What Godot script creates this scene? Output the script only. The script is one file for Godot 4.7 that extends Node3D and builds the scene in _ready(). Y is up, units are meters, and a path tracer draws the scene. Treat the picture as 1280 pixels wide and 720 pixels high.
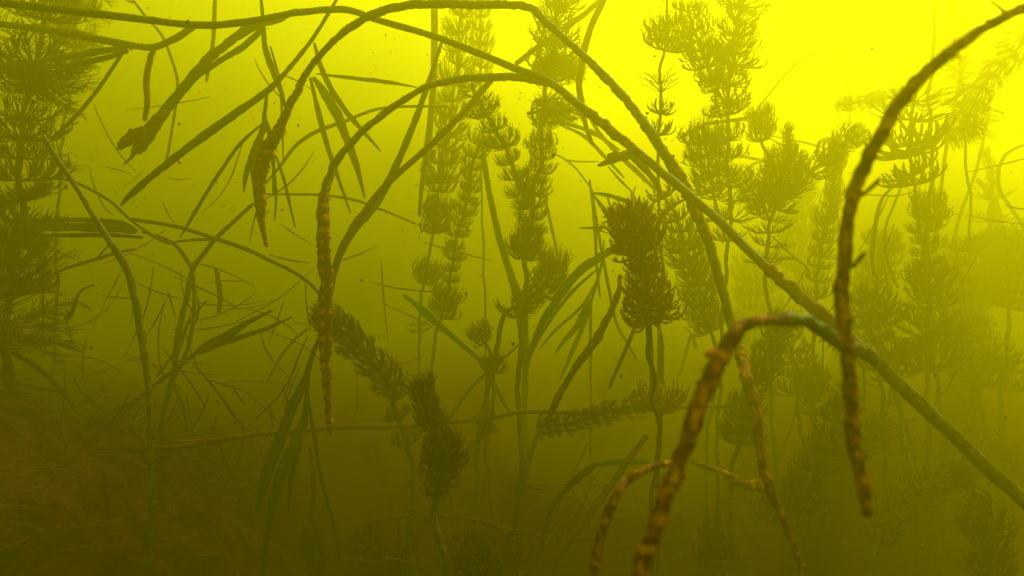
extends Node3D
# A weedy lake under water: yellow turbid water, encrusted stems close by, whorled shoots fading behind.

const CAM_Y := 0.72                     # eye above the bed, metres
const K := 0.00129529                   # metres per 1/720 of the frame height, at one metre
var M := {}                             # materials
var used := {}                          # names given so far
var whorls := {}                        # whorl meshes by kind
var noise := FastNoiseLite.new()
var rng := RandomNumberGenerator.new()

# ------------------------------------------------------------------ geometry
class Geo:
	var v := PackedVector3Array()
	var n := PackedVector3Array()
	var i := PackedInt32Array()

	# a tapered tube along p; flat < 1 squashes it into a blade whose broad side turns to face; ends are closed
	func tube(p: PackedVector3Array, r: PackedFloat32Array, sides := 7, flat := 1.0, face := Vector3(0, 0, 1), bump := 0.0, noise: FastNoiseLite = null, freq := 90.0, twist := 0.0):
		var m := p.size()
		if m < 2: return
		var at := v.size()
		var up := face
		for k in m:
			var t := (p[mini(k + 1, m - 1)] - p[maxi(k - 1, 0)]).normalized()
			var f := face.rotated(t, twist * k / float(m - 1)) if twist != 0.0 else face
			var s := t.cross(f)
			if s.length() < 0.15: s = t.cross(up if absf(t.dot(up)) < 0.95 else Vector3(0.7, 0.1, 0.7))
			s = s.normalized()
			var u := s.cross(t).normalized()
			up = u
			for j in sides:
				var a := TAU * j / sides
				var rr := r[k]
				if bump > 0.0 and noise: 
					var q := p[k] + (s * cos(a) + u * sin(a)) * r[k]
					rr *= 1.0 + bump * (0.6 * noise.get_noise_3dv(q * freq) + 0.5 * noise.get_noise_3dv(q * freq * 0.28 + Vector3.ONE * 9.0))
				v.append(p[k] + s * (cos(a) * rr) + u * (sin(a) * rr * flat))
				n.append((s * cos(a) * flat + u * sin(a)).normalized())
		for k in m - 1:
			for j in sides:
				var a := at + k * sides + j
				var b := at + k * sides + (j + 1) % sides
				i.append_array([a, a + sides, b, b, a + sides, b + sides])
		for e in 2:
			var k := 0 if e == 0 else m - 1
			var t := (p[1] - p[0]).normalized() if e == 0 else (p[m - 1] - p[m - 2]).normalized()
			v.append(p[k] + t * (r[k] * (-0.7 if e == 0 else 0.7)))
			n.append(-t if e == 0 else t)
			for j in sides:
				var a := at + k * sides + j
				var b := at + k * sides + (j + 1) % sides
				if e == 0: i.append_array([v.size() - 1, a, b])
				else: i.append_array([v.size() - 1, b, a])

	# an uneven little lump
	func lump(c: Vector3, r: Vector3, seed_: int, rings := 4, sides := 6):
		var g := RandomNumberGenerator.new()
		g.seed = seed_
		var turn := Basis.from_euler(Vector3(g.randf() * 6, g.randf() * 6, g.randf() * 6))
		var at := v.size()
		for k in rings + 1:
			var th := PI * k / rings
			for j in sides:
				var a := TAU * j / sides
				var d := Vector3(sin(th) * cos(a), cos(th), sin(th) * sin(a))
				var q := g.randf_range(0.7, 1.25) if k > 0 and k < rings else 1.0
				v.append(c + turn * (d * r * q))
				n.append(turn * d)
		for k in rings:
			for j in sides:
				var a := at + k * sides + j
				var b := at + k * sides + (j + 1) % sides
				i.append_array([a, b, a + sides, b, b + sides, a + sides])

	func mesh() -> ArrayMesh:
		var arr := []
		arr.resize(Mesh.ARRAY_MAX)
		arr[Mesh.ARRAY_VERTEX] = v
		arr[Mesh.ARRAY_NORMAL] = n
		var front := i.duplicate()                     # front faces run clockwise
		front.reverse()
		arr[Mesh.ARRAY_INDEX] = front
		var me := ArrayMesh.new()
		me.add_surface_from_arrays(Mesh.PRIMITIVE_TRIANGLES, arr)
		return me


func at(x: float, y: float, far: float) -> Vector3:
	var d := far * lerpf(1.0, 1.5, smoothstep(0.24, 0.62, far))
	return Vector3((x - 640.0) * K * d, CAM_Y - (y - 360.0) * K * d, -d)


func triples(a: Array) -> PackedVector3Array:
	var p := PackedVector3Array()
	for k in a.size() / 3:
		p.append(at(a[3 * k], a[3 * k + 1], a[3 * k + 2]))
	return p


func smooth(c: PackedVector3Array, per := 8) -> PackedVector3Array:
	if c.size() < 3 and c.size() == 2:
		var two := PackedVector3Array()
		for k in per + 1: two.append(c[0].lerp(c[1], k / float(per)))
		return two
	var p := PackedVector3Array()
	for k in c.size() - 1:
		for s in per:
			p.append(c[k].cubic_interpolate(c[k + 1], c[maxi(k - 1, 0)], c[mini(k + 2, c.size() - 1)], s / float(per)))
	p.append(c[c.size() - 1])
	return p


# half-widths given in frame units where the stem passes, spread evenly along it
func radii(p: PackedVector3Array, w: Array) -> PackedFloat32Array:
	var r := PackedFloat32Array()
	for k in p.size():
		var f := k / float(p.size() - 1) * (w.size() - 1)
		var a := int(f)
		var b := mini(a + 1, w.size() - 1)
		r.append(lerpf(w[a], w[b], f - a) * K * maxf(-p[k].z, 0.1))
	return r


func moved(p: PackedVector3Array, by: Vector3) -> PackedVector3Array:
	var q := PackedVector3Array()
	for x in p: q.append(x - by)
	return q


func bed(x: float, z: float) -> float:
	var h := 0.018 * noise.get_noise_2d(x * 55, z * 55) + 0.05 * noise.get_noise_2d(x * 9 + 40, z * 9)
	var dx := (x + 0.88) / 0.62
	var dz := (z + 0.80) / 0.52
	h += 0.55 * exp(-pow(dx * dx + dz * dz, 1.6))
	h += 0.10 * exp(-(pow((x - 1.5) / 0.9, 2) + pow((z + 2.6) / 1.1, 2)))
	return h


# ------------------------------------------------------------------ naming
func numbered(called: String) -> String:
	var c: int = used.get(called, 0)
	used[called] = c + 1
	return called if c == 0 else "%s_%03d" % [called, c]


func tag(o: Node, label := "", category := "", group := "", kind := ""):
	if label: o.set_meta("label", label)
	if category: o.set_meta("category", category)
	if group: o.set_meta("group", group)
	if kind: o.set_meta("kind", kind)


func thing(called: String, label: String, category: String, group: String, base: Vector3) -> Node3D:
	var o := Node3D.new()
	o.name = numbered(called)
	o.position = base
	tag(o, label, category, group)
	add_child(o)
	return o


func part(parent: Node, called: String, me: Mesh, mat: Material) -> MeshInstance3D:
	var o := MeshInstance3D.new()
	var c := 0
	for q in parent.get_children():
		if q.name == called or q.name.begins_with(called + "_0"): c += 1
	o.name = called if c == 0 else "%s_%03d" % [called, c]
	o.mesh = me
	o.material_override = mat
	parent.add_child(o)
	return o


# ------------------------------------------------------------------ materials
func noise_map(freq: float, seed_: int, stops: Array, normal := false, size := 256) -> NoiseTexture2D:
	var f := FastNoiseLite.new()
	f.noise_type = FastNoiseLite.TYPE_SIMPLEX_SMOOTH
	f.seed = seed_
	f.frequency = freq
	f.fractal_octaves = 5
	f.fractal_gain = 0.62
	var t := NoiseTexture2D.new()
	t.width = size
	t.height = size
	t.seamless = true
	t.noise = f
	if normal:
		t.as_normal_map = true
		t.bump_strength = 6.0
	else:
		var g := Gradient.new()
		var offs := PackedFloat32Array()
		var cols := PackedColorArray()
		for k in stops.size() / 2:
			offs.append(stops[2 * k])
			var c: Color = stops[2 * k + 1]
			cols.append(c.linear_to_srgb())
		g.offsets = offs
		g.colors = cols
		t.color_ramp = g
	return t


func material(called: String, scale: float, freq: float, seed_: int, stops: Array, rough := 0.85, back := 0.0) -> StandardMaterial3D:
	var m := StandardMaterial3D.new()
	m.resource_name = called
	m.albedo_texture = noise_map(freq, seed_, stops)
	m.normal_enabled = true
	m.normal_texture = M_normal
	m.normal_scale = 0.8
	m.uv1_triplanar = true
	m.uv1_world_triplanar = true
	m.uv1_scale = Vector3.ONE * scale
	m.roughness = rough
	m.metallic_specular = 0.3
	if back > 0.0:
		m.backlight_enabled = true
		m.backlight = Color(back, back * 0.92, back * 0.4)
	M[called] = m
	return m

var M_normal: NoiseTexture2D


func make_materials():
	M_normal = noise_map(0.03, 3, [], true)
	material("reed", 16, 0.024, 11, [0.0, Color(0.035, 0.014, 0.002), 0.40, Color(0.06, 0.03, 0.005), 0.50, Color(0.075, 0.075, 0.010), 0.64, Color(0.095, 0.11, 0.012), 0.78, Color(0.15, 0.12, 0.014), 1.0, Color(0.2, 0.10, 0.012)], 0.7, 0.5)
	material("green", 9, 0.02, 12, [0.0, Color(0.018, 0.08, 0.008), 0.5, Color(0.028, 0.15, 0.014), 1.0, Color(0.08, 0.17, 0.02)], 0.55, 1.0)
	M.green.backlight = Color(0.55, 1.0, 0.3)
	material("blade", 14, 0.03, 13, [0.0, Color(0.03, 0.018, 0.003), 0.42, Color(0.04, 0.042, 0.006), 0.6, Color(0.052, 0.062, 0.008), 1.0, Color(0.11, 0.075, 0.010)], 0.65, 0.7)
	material("crusted", 34, 0.013, 14, [0.0, Color(0.022, 0.006, 0.001), 0.47, Color(0.050, 0.013, 0.0015), 0.56, Color(0.12, 0.042, 0.004), 0.66, Color(0.28, 0.12, 0.009), 1.0, Color(0.42, 0.20, 0.014)], 0.9, 0.5)
	material("umber", 12, 0.03, 15, [0.0, Color(0.018, 0.006, 0.001), 0.5, Color(0.035, 0.012, 0.002), 1.0, Color(0.08, 0.03, 0.005)], 0.95, 0.4)
	material("twig", 10, 0.03, 16, [0.0, Color(0.05, 0.016, 0.002), 0.5, Color(0.10, 0.040, 0.004), 1.0, Color(0.22, 0.10, 0.010)], 0.9, 0.5)
	material("leaf", 14, 0.03, 17, [0.0, Color(0.050, 0.020, 0.002), 0.45, Color(0.085, 0.042, 0.004), 0.7, Color(0.10, 0.065, 0.006), 1.0, Color(0.19, 0.11, 0.012)], 0.8, 0.5)
	material("brown_leaf", 14, 0.03, 18, [0.0, Color(0.10, 0.028, 0.003), 0.5, Color(0.19, 0.065, 0.006), 0.75, Color(0.36, 0.17, 0.018), 1.0, Color(0.6, 0.4, 0.06)], 0.85, 0.5)
	material("dark_green", 12, 0.03, 21, [0.0, Color(0.02, 0.012, 0.002), 0.45, Color(0.022, 0.03, 0.004), 0.6, Color(0.03, 0.065, 0.008), 1.0, Color(0.07, 0.10, 0.012)], 0.7, 0.4)
	material("straw", 12, 0.03, 20, [0.0, Color(0.12, 0.06, 0.01), 0.5, Color(0.26, 0.15, 0.02), 1.0, Color(0.4, 0.26, 0.05)], 0.7, 0.9)
	material("silt", 4, 0.012, 19, [0.0, Color(0.022, 0.004, 0.0006), 0.45, Color(0.036, 0.008, 0.001), 0.7, Color(0.055, 0.014, 0.0015), 1.0, Color(0.08, 0.026, 0.003)], 1.0)


# ------------------------------------------------------------------ whorls of leaves, one metre across the half
func whorl(kind: String, variant: int) -> ArrayMesh:
	var key := "%s%d" % [kind, variant]
	if whorls.has(key): return whorls[key]
	var g := RandomNumberGenerator.new()
	g.seed = hash(key)
	var geo := Geo.new()
	var count: int = {"cup": 30, "bud": 34, "open": 15, "claw": 17, "feather": 11, "spindle": 26, "ray": 15}[kind]
	var thick: float = {"cup": 0.029, "bud": 0.030, "open": 0.028, "claw": 0.055, "feather": 0.013, "spindle": 0.05, "ray": 0.016}[kind]
	var layers := 2 if kind in ["cup", "bud", "claw", "feather"] else 1
	for k in count:
		var a := TAU * (k + g.randf_range(-0.35, 0.35)) / count
		var reach := g.randf_range(0.72, 1.14) * (0.72 if layers == 2 and k % 3 == 0 else 1.0)
		var lift := g.randf_range(0.65, 1.3) + (0.25 if layers == 2 and k % 3 == 0 else 0.0)
		var droop := g.randf_range(-0.12, 0.12)
		var split := 0.38 if kind in ["cup", "bud", "open", "ray"] else 0.55
		var curve := func(t: float, da: float) -> Vector3:
			var rho := t
			var h := 0.0
			match kind:
				"cup":
					rho = 0.05 + 0.95 * (1.0 - pow(1.0 - t, 1.7)) - 0.12 * t * t * t
					h = -0.10 * sin(t * 2.2) + 0.82 * pow(t, 2.0)
				"bud":
					rho = 0.06 + 0.98 * sin(t * PI * 0.72) 
					h = -0.08 * sin(t * 3.0) + 0.95 * pow(t, 1.4)
				"open":
					rho = 0.04 + 0.96 * t
					h = -0.06 * sin(t * 2.5) + 0.42 * pow(t, 2.2)
				"claw":
					rho = 0.06 + 0.94 * (1.0 - pow(1.0 - t, 1.4)) - 0.10 * pow(t, 4.0)
					h = -0.05 * sin(t * 2.0) + 0.62 * pow(t, 2.2)
				"feather":
					rho = 0.03 + 0.97 * t
					h = 0.10 * sin(t * 2.4) - 0.05 * t * t
				"spindle":
					rho = 0.25 + 0.75 * sin(minf(t * 1.9, 1.0) * PI / 2.0) - 0.25 * t * t
					h = 1.6 * t
				"ray":
					rho = 0.03 + 0.97 * t
					h = 0.75 * t - 0.15 * t * t
			var aa := a + da
			return Vector3(cos(aa) * rho * reach, h * lift + droop * t, sin(aa) * rho * reach)
		var prongs := [[0.0, 1.0]] if kind in ["feather", "spindle"] else [[-1.0, 1.0], [1.0, g.randf_range(0.8, 1.0)]]
		if kind in ["cup", "bud", "open"]: prongs.append([g.randf_range(-0.4, 0.4), 0.86])
		for pr in prongs:
			var p := PackedVector3Array()
			var r := PackedFloat32Array()
			var start := 0.0 if pr == prongs[0] else split * 0.8
			for s in 6:
				var t := lerpf(start, pr[1], s / 5.0)
				var da: float = pr[0] * 0.17 * maxf(0.0, t - split) / (1.0 - split) * (1.4 if kind == "ray" else 1.0)
				p.append(curve.call(t, da))
				r.append(thick * lerpf(1.0, 0.42, t) * g.randf_range(0.85, 1.2))
			geo.tube(p, r, 4 if kind == "claw" else 3)
		if kind in ["cup", "bud"]:                # small teeth along the outer side
			for s in 5:
				var t := g.randf_range(0.35, 0.98)
				var q: Vector3 = curve.call(t, 0.0)
				var o := Vector3(cos(a + g.randf_range(-0.9, 0.9)), g.randf_range(-0.1, 1.0), sin(a + g.randf_range(-0.9, 0.9))) * g.randf_range(0.1, 0.2)
				geo.tube(PackedVector3Array([q, q + o]), PackedFloat32Array([thick * 0.6, thick * 0.25]), 3)
		if kind == "feather":                     # pinnate leaf: hairs on both sides of the rib
			for s in 17:
				var t := 0.10 + 0.85 * s / 16.0
				var q: Vector3 = curve.call(t, 0.0)
				var side := Vector3(-sin(a), 0.05, cos(a))
				for e in [-1.0, 1.0]:
					var l := 0.34 * sin(PI * (0.15 + 0.75 * t)) * g.randf_range(0.6, 1.3)
					var o: Vector3 = (side * e + Vector3(cos(a), g.randf_range(-0.3, 0.7), sin(a)) * g.randf_range(0.5, 1.2)).normalized() * l
					geo.tube(PackedVector3Array([q, q + o * 0.55 + Vector3(0, 0.01, 0), q + o]), PackedFloat32Array([thick * 0.62, thick * 0.5, thick * 0.25]), 3)
	whorls[key] = geo.mesh()
	return whorls[key]


# a leafy shoot: stem through a (root end first) and whorls [kind, from, to, count, half-width at from, half-width at to] along it
func shoot(called: String, label: String, group: String, a: Array, w: Array, sets: Array, mat := "leaf", stem_mat := "reed", rooted := true, category := "water plant"):
	var c := triples(a)
	if rooted:
		var b := c[0]
		var foot := Vector3(b.x + rng.randf_range(-0.04, 0.04), 0, b.z + rng.randf_range(-0.05, 0.05))
		foot.y = bed(foot.x, foot.z) - 0.01
		if foot.y < b.y - 0.03:
			c.insert(0, foot.lerp(b, 0.5) + Vector3(rng.randf_range(-0.015, 0.015), 0, 0))
			c.insert(0, foot)
	var lead := 2 if c.size() > a.size() / 3 else 0
	var base := c[0]
	var p := smooth(c, 8)
	for k in range(1, p.size() - 1):
		p[k] += Vector3(noise.get_noise_3dv(p[k] * 9.0), 0.0, noise.get_noise_3dv(p[k] * 9.0 + Vector3.ONE * 5.0)) * 0.012
	var o := thing(called, label, category, group, base)
	var geo := Geo.new()
	geo.tube(moved(p, base), radii(p, w), 6, 1.0, Vector3(0.3, 0.2, 1), 0.25, noise, 120)
	part(o, "stem", geo.mesh(), M[stem_mat])
	var first := lead * 8
	var span := p.size() - 1 - first
	for s in sets:
		var count: int = s[3]
		for k in count:
			var f := k / maxf(count - 1.0, 1.0)
			var u: float = first + lerpf(s[1], s[2], f) * span
			var q := clampi(int(u), 0, p.size() - 2)
			var pos := p[q].lerp(p[q + 1], clampf(u - q, 0.0, 1.0))
			var t := (p[mini(q + 2, p.size() - 1)] - p[maxi(q - 1, 0)]).normalized()
			var tilt := 0.5 if s[0] == "feather" else 0.26
			t = (t + Vector3(rng.randf_range(-tilt, tilt), 0, rng.randf_range(-tilt, tilt))).normalized()
			var x := t.cross(Vector3(rng.randf_range(-0.3, 0.3), 0.1, 1)).normalized()
			var size: float = lerpf(s[4], s[5], f) * K * -pos.z * rng.randf_range(0.8, 1.15)
			var me := part(o, "whorl", whorl(s[0], rng.randi() % 6), M[mat])
			me.transform = Transform3D(Basis(x, t, x.cross(t)).rotated(t, rng.randf() * TAU).scaled_local(Vector3(size, size * (s[6] if s.size() > 6 else 1.0), size)), pos - base)
	return o


# a bare stem or twig; crust 0 clean, 1 rough, 2 shaggy with algae
func stem(called: String, label: String, category: String, group: String, a: Array, w: Array, mat: String, crust := 0, parts := []):
	var c := triples(a)
	var base := c[0]
	var p := smooth(c, [16, 18, 22][crust])
	var r := radii(p, w)
	for k in range(1, p.size() - 1):                   # small kinks
		p[k] += Vector3(noise.get_noise_3dv(p[k] * 38.0), noise.get_noise_3dv(p[k] * 38.0 + Vector3.ONE * 7.0), noise.get_noise_3dv(p[k] * 38.0 + Vector3.ONE * 19.0)) * r[k] * [0.10, 0.25, 0.4][crust]
	var o := thing(called, label, category, group, base)
	var geo := Geo.new()
	geo.tube(moved(p, base), r, (14 if crust == 2 else 10) if w[0] > 4 else 7, 1.0, Vector3(0.2, 0.3, 1), [0.2, 0.45, 0.5][crust], noise, [50, 120, 150][crust] if w[0] > 4 else [90, 160, 220][crust])
	part(o, "stem", geo.mesh(), M[mat])
	if crust > 0 or w[0] > 6:
		fuzz(o, moved(p, base), r, crust, "umber")
	if crust == 2 and w[0] > 2: fuzz(o, moved(p, base), r, 1, "crusted", 1.5)
	for b in parts:
		if b[0] == "algae_coat": coat_part(o, base, b)
		else: blade_part(o, base, b)
	return o


# algae: many lumps and short threads grown on a stem, one part that nobody could count
func fuzz(o: Node3D, p: PackedVector3Array, r: PackedFloat32Array, crust: int, mat: String, big := 1.0):
	var geo := Geo.new()
	var length := 0.0
	for k in p.size() - 1: length += p[k].distance_to(p[k + 1])
	var mean := 0.0
	for x in r: mean += x / r.size()
	var n := int(clampf(length / mean * [0.6, 1.6, 3.2][crust], 6, 620))
	for k in n:
		var q := rng.randi() % (p.size() - 1)
		if noise.get_noise_3dv((p[q] + o.position) * 42.0) < [0.22, 0.05, 0.02][crust]: continue
		var f := rng.randf()
		var d := Vector3(rng.randfn(), rng.randfn(), rng.randfn()).normalized()
		var c := p[q].lerp(p[q + 1], f) + d * r[q] * 0.72
		var s := r[q] * rng.randf_range(0.16, 0.52) * big
		geo.lump(c, Vector3(s * rng.randf_range(0.7, 1.7), s, s * rng.randf_range(0.6, 1.2)), rng.randi(), 3, 5)
		if k % 3 == 0:
			var e := c + d * r[q] * rng.randf_range(0.5, 1.5) + Vector3(0, -0.4 * r[q], 0)
			geo.tube(PackedVector3Array([c, c.lerp(e, 0.5) + Vector3(0.1, 0.1, 0.1) * r[q], e]), PackedFloat32Array([s * 0.3, s * 0.22, s * 0.1]), 3)
	if geo.i.size() == 0: return
	var me := part(o, "algae", geo.mesh(), M[mat])
	tag(me, "", "", "", "stuff")


# [name, material, points, half-widths, face, twist]
func blade_part(o: Node3D, base: Vector3, b: Array):
	var p := smooth(triples(b[2]), 8)
	var geo := Geo.new()
	var face: Vector3 = b[4] if b.size() > 4 else Vector3(0.25, 0.15, 1)
	geo.tube(moved(p, base), radii(p, b[3].map(func(x): return x * 0.86)), 8, 0.16, face.normalized(), 0.38, noise, 75, b[5] if b.size() > 5 else 0.5)
	return part(o, b[0], geo.mesh(), M[b[1]])


# a rough coat of algae round part of a stem: [name, material, points, half-widths]
func coat_part(o: Node3D, base: Vector3, b: Array):
	var p := smooth(triples(b[2]), 18)
	for k in range(1, p.size() - 1):
		p[k] += Vector3(noise.get_noise_3dv(p[k] * 60.0), noise.get_noise_3dv(p[k] * 60.0 + Vector3.ONE * 7.0), 0.0) * K * 2.0
	var r := radii(p, b[3])
	var geo := Geo.new()
	geo.tube(moved(p, base), r, 12, 1.0, Vector3(0.2, 0.3, 1), 0.75, noise, 130)
	part(o, "algae_coat", geo.mesh(), M[b[1]])
	fuzz(o, moved(p, base), r, 2, "umber")


# a tuft of blades: every blade is a part
func tuft(called: String, label: String, category: String, group: String, blades: Array):
	var b0: Array = blades[0]
	var base := at(b0[2][0], b0[2][1], b0[2][2])
	var o := thing(called, label, category, group, base)
	for b in blades:
		if b[0] == "algae_coat": coat_part(o, base, b)
		else: blade_part(o, base, b)
	return o


# a twig with side twigs: [points, half-widths] each
func twig(called: String, label: String, category: String, group: String, mat: String, limbs: Array, crust := 0):
	var a: Array = limbs[0][0]
	var base := at(a[0], a[1], a[2])
	var o := thing(called, label, category, group, base)
	for k in limbs.size():
		var p := smooth(triples(limbs[k][0]), 8)
		var r := radii(p, limbs[k][1])
		var geo := Geo.new()
		geo.tube(moved(p, base), r, 6, 1.0, Vector3(0.2, 0.3, 1), 0.3, noise, 140)
		part(o, "stem" if k == 0 else "branch", geo.mesh(), M[mat])
		if crust > 0 and k == 0: fuzz(o, moved(p, base), r, crust, "umber" if crust == 2 else "twig")
	return o


func _ready():
	rng.seed = 7
	noise.seed = 5
	noise.frequency = 1.0
	noise.fractal_octaves = 3
	view_and_light()
	make_materials()
	setting()
	near_stems()
	left_side()
	middle()
	right_side()
	debris()


func view_and_light():
	var cam := Camera3D.new()
	cam.name = "camera"
	add_child(cam)
	cam.position = Vector3(0, CAM_Y, 0)
	var lens := CameraAttributesPhysical.new()
	lens.frustum_focal_length = 12.0 / tan(deg_to_rad(25.0))
	lens.frustum_focus_distance = 1.2
	lens.frustum_near = 0.02
	lens.frustum_far = 60.0
	lens.exposure_aperture = 10.0
	cam.attributes = lens
	cam.current = true
	var env := Environment.new()
	env.background_mode = Environment.BG_SKY
	var above := ProceduralSkyMaterial.new()           # daylight as the stained water lets it through
	above.sky_top_color = Color(0.60, 0.62, 0.14)
	above.sky_horizon_color = Color(0.97, 1.0, 0.14)
	above.sky_energy_multiplier = 0.8
	above.sky_curve = 0.4
	above.ground_horizon_color = Color(0.35, 0.28, 0.02)
	above.ground_bottom_color = Color(0.10, 0.06, 0.01)
	var sky := Sky.new()
	sky.sky_material = above
	env.sky = sky
	env.tonemap_mode = Environment.TONE_MAPPER_LINEAR
	env.tonemap_exposure = 5.4
	env.volumetric_fog_enabled = true                  # the turbid water itself
	env.volumetric_fog_density = 0.57
	env.volumetric_fog_albedo = Color(0.99, 1.0, 0.1)
	env.volumetric_fog_anisotropy = 0.6
	env.sdfgi_enabled = true
	env.ssao_enabled = true
	env.ssil_enabled = true
	var we := WorldEnvironment.new()
	we.name = "environment"
	we.environment = env
	add_child(we)
	var sun := DirectionalLight3D.new()
	sun.name = "sun"
	sun.light_energy = 1.5
	sun.light_color = Color(1.0, 0.95, 0.58)
	sun.light_angular_distance = 0.5
	sun.shadow_enabled = true
	add_child(sun)
	var az := deg_to_rad(42.0)
	var el := deg_to_rad(45.0)
	sun.look_at_from_position(Vector3(sin(az) * cos(el), sin(el), -cos(az) * cos(el)) * 5.0, Vector3.ZERO, Vector3.UP)


func setting():
	# the bed as one sheet, fine close by and coarse far off
	var xs := PackedFloat32Array()
	var t := -1.0
	for k in 141:
		var u := (k - 70) / 70.0
		xs.append(u * 1.6 + signf(u) * pow(absf(u), 4.0) * 5.0)
	var st := SurfaceTool.new()
	st.begin(Mesh.PRIMITIVE_TRIANGLES)
	st.set_smooth_group(0)
	for k in xs.size():
		for j in xs.size():
			var x := xs[j]
			var z := xs[k] * (1.2 if xs[k] < 0.0 else 0.19) - 1.0
			st.add_vertex(Vector3(x, bed(x, z), z))
	var w := xs.size()
	for k in w - 1:
		for j in w - 1:
			var a := k * w + j
			for q in [a, a + w + 1, a + w, a, a + 1, a + w + 1]: st.add_index(q)
	st.generate_normals()
	var ground := MeshInstance3D.new()
	ground.name = "lake_bed"
	ground.mesh = st.commit()
	ground.material_override = M.silt
	tag(ground, "dark brown silt bed rising to a bank at lower left", "", "", "structure")
	add_child(ground)
	# silt hanging in the water just over the bed
	var veils := [[Vector3(1.7, 1.36, 1.2), Vector3(-0.95, 0.0, -0.8), 1.0, "reddish brown murk round the bank at lower left", 0.3]]
	var told := ["highest and thinnest veil of brown silt over the lake bed", "second veil of brown silt under the highest one", "middle veil of brown silt halfway to the bed", "fourth veil of brown silt close over the bed", "lowest and densest brown silt hugging the lake bed"]
	for k in 5: veils.append([Vector3(7.0 + k * 1.5, 1.10 - 0.16 * k, 2.6 + 1.6 * k), Vector3(0, 0, -1.0 - 0.8 * k), 0.16 + 0.15 * k, told[k], 0.62])
	for layer in veils:
		var murk := FogMaterial.new()
		murk.resource_name = "silt haze"
		murk.density = layer[2]
		murk.albedo = Color(layer[4], layer[4] * 0.10, 0.01)
		var fog := FogVolume.new()
		fog.name = numbered("silt_haze")
		fog.shape = RenderingServer.FOG_VOLUME_SHAPE_ELLIPSOID
		fog.size = layer[0]
		fog.position = layer[1]
		fog.material = murk
		tag(fog, layer[3], "", "", "stuff")
		add_child(fog)

	# uneven clouds of finer murk drifting in the open water
	var told_clouds := ["cloud of pale murk drifting at upper left", "cloud of pale murk left of the centre", "cloud of pale murk behind the hanging column", "cloud of pale murk in the glow at upper right", "cloud of pale murk among the right hand shoots", "cloud of pale murk low in the middle"]
	var spots := [at(180, 130, 1.0), at(330, 420, 0.9), at(600, 260, 1.3), at(1080, 60, 1.4), at(1120, 330, 1.1), at(760, 520, 1.0)]
	for c in 6:
		var pale := FogMaterial.new()
		pale.resource_name = "pale murk"
		pale.density = 0.32 + 0.05 * c
		pale.albedo = Color(0.95, 0.93, 0.06)
		var puff := FogVolume.new()
		puff.name = numbered("murk_patch")
		puff.shape = RenderingServer.FOG_VOLUME_SHAPE_ELLIPSOID
		puff.size = Vector3(0.7 + 0.12 * c, 0.34 + 0.05 * (c % 3), 0.6)
		puff.rotation = Vector3(0.1, 0.3 * c, 0.25 * sin(c * 2.1))
		puff.position = spots[c]
		puff.material = pale
		tag(puff, told_clouds[c], "", "", "stuff")
		add_child(puff)

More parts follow.
